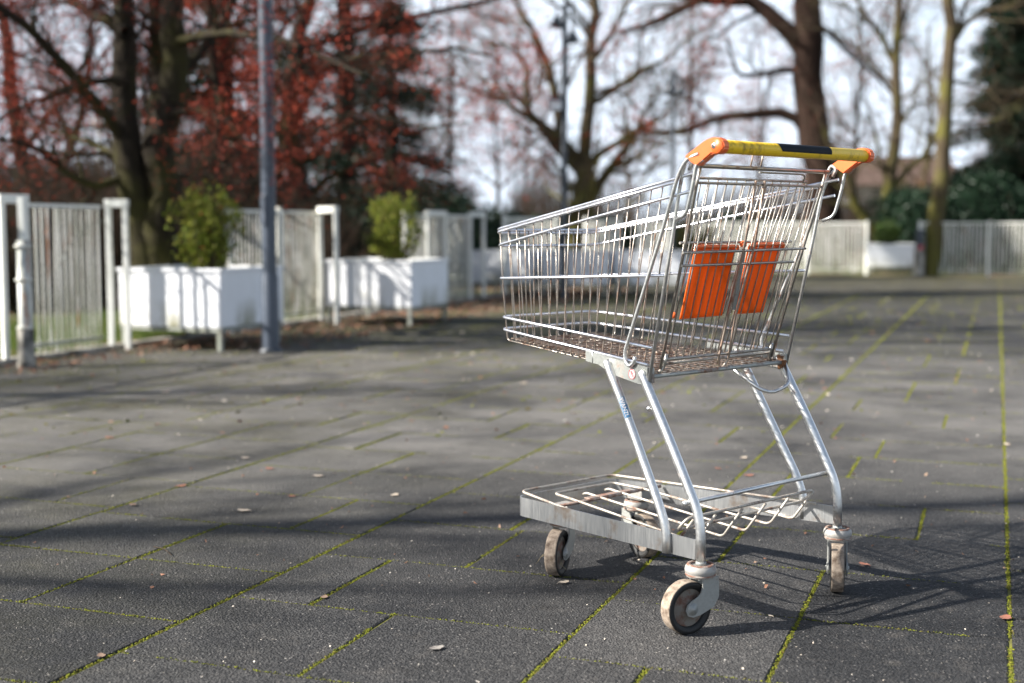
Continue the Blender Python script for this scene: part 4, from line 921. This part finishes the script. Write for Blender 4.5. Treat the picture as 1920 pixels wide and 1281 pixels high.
q=P3(418,400,15.9); conifer(q[0],15.9,7.2,1.45,.5,'dark conifer behind the many stemmed tree and first planter',32,nb=120,nl=26000)
q=P3(1945,300,29); conifer(q[0],29,6.6,1.9,.9,'tall dark conifer at the right edge of the picture',33,nb=230,nl=90000,lsz=.13,top_taper=.6)
q=P3(1900,330,33); conifer(q[0],33,3.6,1.7,.3,'lower dark conifer in front of the right edge thicket',34,nb=90,nl=20000)
q=P3(735,380,26); conifer(q[0],26,5.2,1.8,.3,'smaller dark conifer above the second planter',35,nb=110,nl=30000)
# hedges
def hedge(A,B,h,depth,label,seed,nl,lsz=.07,mat=m_hedge):
    rg=np.random.default_rng(seed); A=np.array(A);B=np.array(B);d=B-A;L=np.linalg.norm(d);a=math.atan2(d[1],d[0]); root=empty('hedge',(A[0],A[1],0),a); tag(root,label,'hedge','dark evergreen hedges')
    m=MB(); nst=int(L*5); x=rg.uniform(0,L,nst); y=rg.uniform(-depth/2,depth/2,nst); hh=h*rg.uniform(.7,.95,nst); u=np.linspace(0,1,4)
    P=np.stack([x[:,None]+rg.normal(0,.08,(nst,4))*u,y[:,None]+rg.normal(0,.08,(nst,4))*u,hh[:,None]*u],-1); m.tubes(P,np.full((nst,4),.014),4); m.build('stems',m_twigD,root)
    x=rg.uniform(-.2,L+.2,nl); top=h*(.86+.10*np.sin(x*1.7+seed)+.07*np.sin(x*4.1)+.03*np.sin(x*9)); z=top*rg.random(nl)**.7; y=rg.normal(0,1,nl)*depth*.3*(1.15-.5*(z/h)**2)
    m=MB(); m.cards(np.stack([x,y,z+rg.normal(0,.05,nl)],-1),rg.uniform(.6,1.3,nl)*lsz,rg,.6); m.build('foliage',mat,root)
q1=P3(500,400,19);q2=P3(960,400,22); hedge(q1[:2],q2[:2],1.45,1.3,'dark green hedge behind the left fence panels',41,26000)
q1=P3(-150,400,17);q2=P3(420,400,17.5); hedge(q1[:2],q2[:2],1.9,1.2,'dark thicket behind the slat fence at the far left',44,22000,mat=m_ever)
q1=P3(1668,400,26.5);q2=P3(2000,400,27.5); hedge(q1[:2],q2[:2],2.0,1.6,'dark green hedge behind the back fence on the right',42,26000,.08)
q1=P3(960,400,27.5);q2=P3(1500,400,29.5); hedge(q1[:2],q2[:2],1.15,1.2,'low dark hedge behind the trolley basket',43,16000,.08)
# ---------------------------------------------------------------- distant bare trees (three kinds, copied)
def far_proto(seed,h,spread,bud,label):
    rg=np.random.default_rng(seed); tr=resamp([(0,0,0),(.1,0,h*.3),(-.05,.1,h*.6),(.1,0,h)],14)[None]; r=np.linspace(.09,.02,14)[None]
    L1,R1=spawn(tr,r,14,h*spread,9,rg,(35,75),.2,.2,.7,.12,.15,.05)
    P0=np.concatenate([tr,np.stack([resamp(x,14) for x in L1])]); R0=np.concatenate([r,np.stack([np.interp(np.linspace(0,1,14),np.linspace(0,1,9),x) for x in R1])])
    return make_tree('tree',label,'tree',P0,R0,rg,m_bark if bud else m_barkM,m_twig,[dict(n=6,length=1.6,K=6,lo=.15,up=.1,rr=.5,rmax=.025,wob=.3),dict(n=6,length=.9,K=5,up=.06,rr=.5,rmax=.014,wob=.3),dict(n=5,length=.45,K=4,rr=.6,rmax=.008,up=.05)],(m_bud2,3,.07,.06,-.4) if bud else None,'bare trees in the distance',origin=(0,0,0))
FG='bare trees in the distance'
fp_=[far_proto(61,8.5,.42,True,'a'),far_proto(62,7.0,.5,False,'b'),far_proto(63,9.5,.36,True,'c')]
fl_=['reddish bare tree in the distance left of the thin dark lamp post','distant bare tree just above the second planter','distant bare tree seen over the nose of the trolley','tall distant bare tree left of the mossy middle tree','distant bare tree right of the mossy middle tree','distant bare tree above the rear of the basket','distant bare tree just left of the thick dark trunk','distant bare tree between thick dark trunk and slim mossy tree','distant bare tree between the two mossy trees on the right','distant bare tree behind the conifer at the right edge','distant bare tree behind the many stemmed tree at the left','distant bare tree at the far left behind the dish lamp','distant bare tree behind the cedar']
fl_+=['thin distant bare tree %s'%x for x in ('left of the dark cedar top','between lamp post and cedar','just right of the second planter shrub','behind the middle lamp post','behind the left limb of the mossy middle tree','behind the right limb of the mossy middle tree','left of the cluster lamp post','right of the cluster lamp post','above the near end of the handle','above the far end of the handle','between the slim mossy tree and the leaning mossy tree','right of the leaning mossy tree')]
spots=[(842,40,0),(760,46,1),(930,44,2),(985,58,0),(1175,52,1),(1290,40,2),(1420,46,0),(1605,42,2),(1735,44,1),(1860,46,0),(330,38,2),(110,42,0),(560,40,1),(500,34,2),(700,34,1)]
used=set()
for (px,Yk,k),lab in zip(spots,fl_):
    q=P3(px,400,Yk); o=fp_[k] if k not in used else copy_tree(fp_[k]); used.add(k)
    o.location=(q[0],Yk,0); o.rotation_euler=(0,0,rng.uniform(0,6.28)); s=rng.uniform(.85,1.15); o.scale=(s,s,s); o['label']=lab
# undergrowth
def scrub(px0,px1,Y0,Y1,h,n,seed,name,label):
    rg=np.random.default_rng(seed); Yk=rg.uniform(Y0,Y1,n); px=rg.uniform(px0,px1,n); X=(px-960)/FPX*Yk; K=4
    hh=h*rg.uniform(.35,1,n)*(.75+.25*np.sin(X*1.1)+.15*np.sin(X*2.9)); u=np.linspace(0,1,K); dx=rg.normal(0,.35,n);dy=rg.normal(0,.3,n)
    P=np.stack([X[:,None]+dx[:,None]*u**1.5+rg.normal(0,.04,(n,K)),Yk[:,None]+dy[:,None]*u**1.5,hh[:,None]*u+0*dx[:,None]],-1)
    m=MB(); Rr=np.full((n,K),.009)*np.linspace(1,.3,K); m.tubes(P,Rr,3)
    Pn,Rn=spawn(P,Rr,5,.5,3,rg,(25,60),.2,.2,.6,.2,.3,.005); m.tubes(Pn,Rn,3); tag(m.build(name,m_scrub),label,'undergrowth',kind='stuff')
scrub(-150,2080,31,46,2.9,14000,71,'undergrowth','brown leafless undergrowth behind the fences')
scrub(-150,620,13.5,20,2.1,7000,72,'undergrowth','dark leafless scrub behind the left fence')
# ---------------------------------------------------------------- far house
def house(px0,px1,Yk,eave,ridge,label,seed):
    a=P3(px0,400,Yk)[0];b=P3(px1,400,Yk)[0]; w=b-a; root=empty('house',(a,Yk,0)); tag(root,label,'house','houses far behind the trees')
    m=MB(); m.box((w/2,3,eave/2),(w,6,eave)); m.build('wall',m_wall,root)
    m=MB(); m.prism([(-.3,eave+.003),(6.3,eave+.003),(3,ridge)],0,-.3,w+.3,lambda p,z,d:(d,p,z)); m.build('roof',m_roof,root)
    for k in range(int(w/1.8)):
        f=MB(); x=.9+k*1.8; f.box((x,-.01,eave*.55),(1.0,.06,1.1)); fo=f.build('window',m_frame,root); g_=MB(); g_.box((x,-.045,eave*.55),(.84,.02,.94)); g_.build('pane',m_win,fo)
house(1560,1800,62,2.9,4.4,'pale low house with a brown roof behind the slim mossy tree',81)
#house(850,1060,66,2.4,3.8,'pale low house with a brown roof behind the nose of the trolley',82)
# ---------------------------------------------------------------- off-frame bare trees on the left whose shadows cross the court
def shade_tree(x,y,h,seed,label,dirs=None):
    rg=np.random.default_rng(seed); tr=resamp([(x,y,-.05),(x+.1,y,h*.3),(x-.1,y+.1,h*.6),(x+.2,y,h)],14)[None]; r=np.linspace(.17,.03,14)[None]
    L1,R1=spawn(tr,r,9,h*.42,9,rg,(35,65),.15,.14,.5,.25,.2,.09); P0=np.concatenate([tr,np.stack([resamp(q,14) for q in L1])]); R0=np.concatenate([r,np.stack([np.interp(np.linspace(0,1,14),np.linspace(0,1,9),q) for q in R1])])
    return make_tree('tree',label,'tree',P0,R0,rg,m_bark,m_twig,[dict(n=8,length=1.5,K=6,lo=.2,up=.1,rr=.5,rmax=.035),dict(n=8,length=.8,K=5,up=.1,rr=.5,rmax=.012),dict(n=4,length=.4,K=3,up=.1,rr=.5,rmax=.006)],None,'tall bare trees outside the picture on the left',origin=(x,y,0))
shade_tree(-9.6,5.5,6.0,91,'bare tree left of the picture, level with the round gate post')
shade_tree(-9.0,2.28,9.0,92,'tall bare tree left of the picture nearest the camera')
shade_tree(-11.5,-2.6,9.5,93,'tall bare tree left of and behind the camera')
# ---------------------------------------------------------------- grass, litter, leaves
rg=np.random.default_rng(77)
n=26000; px=rg.uniform(-60,700,n); t_=rg.uniform(-3,3.5,n); offg=-rg.random(n)**1.3*2.6-.08; xy=F0+t_[:,None]*FU+offg[:,None]*FV
hgt=rg.uniform(.03,.09,n); dx=rg.normal(0,.02,(n,2)); w=.0022; a=rg.uniform(0,3.14,n); e=np.stack([np.cos(a),np.sin(a)],-1)*w
V=np.stack([np.c_[xy-e,np.full(n,-.035)],np.c_[xy+e,np.full(n,-.035)],np.c_[xy+dx,hgt]],1); m=MB(); m.add(V.reshape(-1,3),np.arange(3*n).reshape(-1,3),0,False)
tag(m.build('grass',m_grass),'green grass growing behind the left fence','grass',kind='stuff')
def litter(n,tr,orr,size,mat,name,label,z=.006,pw=1.6,flat=.25):
    t_=rg.uniform(*tr,n); o=orr[0]+(orr[1]-orr[0])*rg.random(n)**pw; xy=F0+t_[:,None]*FU+o[:,None]*FV
    m=MB(); m.cards(np.c_[xy,np.full(n,z)+rg.random(n)*.012],rg.uniform(.5,1.2,n)*size,rg,.6,flat=flat); tag(m.build(name,mat),label,'fallen leaves',kind='stuff')
litter(3600,(.2,10),(-.25,1.15),.045,m_dry,'leaf_litter','reddish brown fallen leaves drifted under the planters and fence',pw=1.3)
litter(1400,(-3,.6),(-.4,.5),.035,m_dry,'leaf_litter','brown fallen leaves along the foot of the left fence')
litter(4000,(-4,16),(-4,-.2),.05,m_dry,'leaf_litter','brown fallen leaves on the grass behind the left fence',z=-.02,pw=1)
for mat_,nm_,sz_,nn_ in ((m_dry,'brown leaf scraps blown over the middle of the court',.030,1500),(m_pale,'pale leaf scraps blown over the middle of the court',.026,900),(m_moss,'small moss cushions on the paving towards the fences',.030,2600)):
    Yk=5.2+rg.random(nn_)**.8*14; X=rg.uniform(-.42,.45,nn_)*Yk; dd_=(np.c_[X,Yk]-F0)@np.array([.94,-.34]); kk=(dd_>0)&(rg.random(nn_)<np.clip(1.25-dd_/7,.25,1)); m=MB(); m.cards(np.c_[X,Yk,np.full(nn_,.004)][kk],rg.uniform(.35,1.2,kk.sum())*sz_,rg,.6,flat=.12); tag(m.build('scattered_litter',mat_),nm_,'litter',kind='stuff')
# fine light specks
n=1500; Yk=1.9+rg.random(n)**1.5*14; X=rg.uniform(-.42,.45,n)*Yk; m=MB(); m.cards(np.c_[X,Yk,np.full(n,.0035)],rg.uniform(.002,.007,n)*np.clip(Yk/4,1,2.2),rg,.7,flat=.25); tag(m.build('litter_specks',m_pale),'tiny pale bud scales scattered over the paving','specks',kind='stuff')
n=900; Yk=3+rg.random(n)*14; X=rg.uniform(-.42,.45,n)*Yk; m=MB(); m.cards(np.c_[X,Yk,np.full(n,.004)],rg.uniform(.006,.018,n),rg,.6,flat=.25); tag(m.build('litter_specks',m_dry),'tiny brown leaf crumbs scattered over the paving','specks',kind='stuff')
jj=[j for j in joints]; jx=rng.choice(len(jj),700); Cx=[]
for q_ in jx:
    a_,c_,a2_,c2_,_s=jj[q_]; u_=rng.random(); p_=a_+(a2_-a_)*u_+rng.normal(0,.010); s_=c_+(c2_-c_)*u_+rng.normal(0,.010); w_=p_*PDv+s_*SDv; Cx.append((w_[0],w_[1],.003))
m=MB(); m.cards(np.array(Cx),rg.uniform(.006,.02,700),rg,.5,flat=.3); tag(m.build('joint_litter',m_dry),'brown leaf crumbs caught in the mossy joints','specks',kind='stuff')
# individual fallen leaves
def leaf(x,y,size,rz,mat,label,group,curl=.13):
    m=MB(); k=8; V=[];F=[]
    for i in range(k+1):
        u=i/k; wd=size*.32*math.sin(math.pi*min(1,u*.92+.04))**.8*(1+.15*math.sin(u*17)); xx=(u-.5)*size; zz=.003+curl*size*(2*abs(u-.5))**2*.35
        for s in (-1,0,1): V.append((xx,s*wd,zz+abs(s)*curl*size*.22))
    for i in range(k):
        for j in range(2): a=i*3+j; F.append([a,a+1,a+4,a+3])
    m.add(V,F,0); m.tube([(-size*.68,0,.002),(-size*.5,0,.003+curl*size*.35)],.0005,4); o=m.build('fallen_leaf',mat,None,(x,y,0)); o.rotation_euler=(0,0,rz); tag(o,label,'leaf',group)
m_leafs=[plastic('leaf_cream',(.50,.42,.33),(.30,.22,.15),.5,.7,.85,60),plastic('leaf_rust',(.30,.12,.075),(.14,.06,.04),.5,.7,.85,60),plastic('leaf_brown',(.20,.13,.09),(.10,.06,.04),.5,.7,.85,60),plastic('leaf_grey',(.24,.22,.20),(.12,.10,.09),.45,.65,.9,80)]
def gpt(px,py):
    a=R(PITCH); d=np.array([(px-960)/FPX,math.cos(a)-(py-640.5)/FPX*math.sin(a),-math.sin(a)-(py-640.5)/FPX*math.cos(a)]); t=-CAMH/d[2]; return d[0]*t,d[1]*t
sp=[(597,894,.045,0,'cream curled leaf lying left of centre on the paving'),(457,959,.05,0,'cream crumpled leaf near the middle of the left foreground'),(505,880,.04,1,'rust brown leaf beside a mossy joint left of centre'),
 (339,913,.045,1,'rust brown leaf lying on the long mossy joint at the left'),(249,948,.035,2,'dark brown leaf at the far left of the foreground'),(547,932,.03,1,'small rust leaf just above a cross joint in the left foreground'),
 (740,930,.045,0,'pale leaf lying alone left of the trolley tray'),(1057,1094,.034,0,'pale pink curled leaf beside the near front wheel'),(1346,880,.03,1,'small rust leaf seen between the trolley legs'),(1403,893,.045,1,'long rust leaf seen below the trolley basket'),
 (1394,860,.045,0,'bright cream leaf seen between the trolley legs'),(1620,1060,.036,1,'rust leaf right of the far rear wheel'),(1888,835,.05,0,'cream leaf at the right edge of the paving'),(818,1218,.040,3,'grey white feathery leaf in the bottom foreground'),
 (460,860,.04,0,'small cream leaf upper left of the foreground'),(205,822,.05,1,'rust leaf in the left middle distance'),(310,737,.09,0,'white scrap of leaf in the shadow band at the left'),(1885,1161,.045,1,'rust leaf near the right edge joint of the foreground'),
 (608,1122,.03,2,'narrow brown leaf beside a mossy joint at the bottom left'),(1445,1157,.018,0,'round cream bud scale in the trolley shadow'),(190,1232,.03,2,'brown leaf caught in the mossy joint at the bottom left'),(980,720,.07,0,'pale leaf on the sunlit paving under the trolley nose'),(1740,640,.08,1,'rust leaf in the right middle distance'),(870,640,.07,0,'cream leaf below the second planter')]
for k,(px,py,s,mi,lab) in enumerate(sp):
    x,y=gpt(px,py); leaf(x,y,s*.85,rg.uniform(0,6.28),m_leafs[mi],lab,'fallen leaves on the paving')
x0,y0=gpt(288,1027);x1,y1=gpt(322,1043); m=MB(); m.tube(fillet([(x0,y0,.003),((x0+x1)/2+.006,(y0+y1)/2,.008),(x1,y1,.003)],.02,3),.0012,5); tag(m.build('fallen_twig',m_twig),'thin dark twig lying in the left foreground','twig')
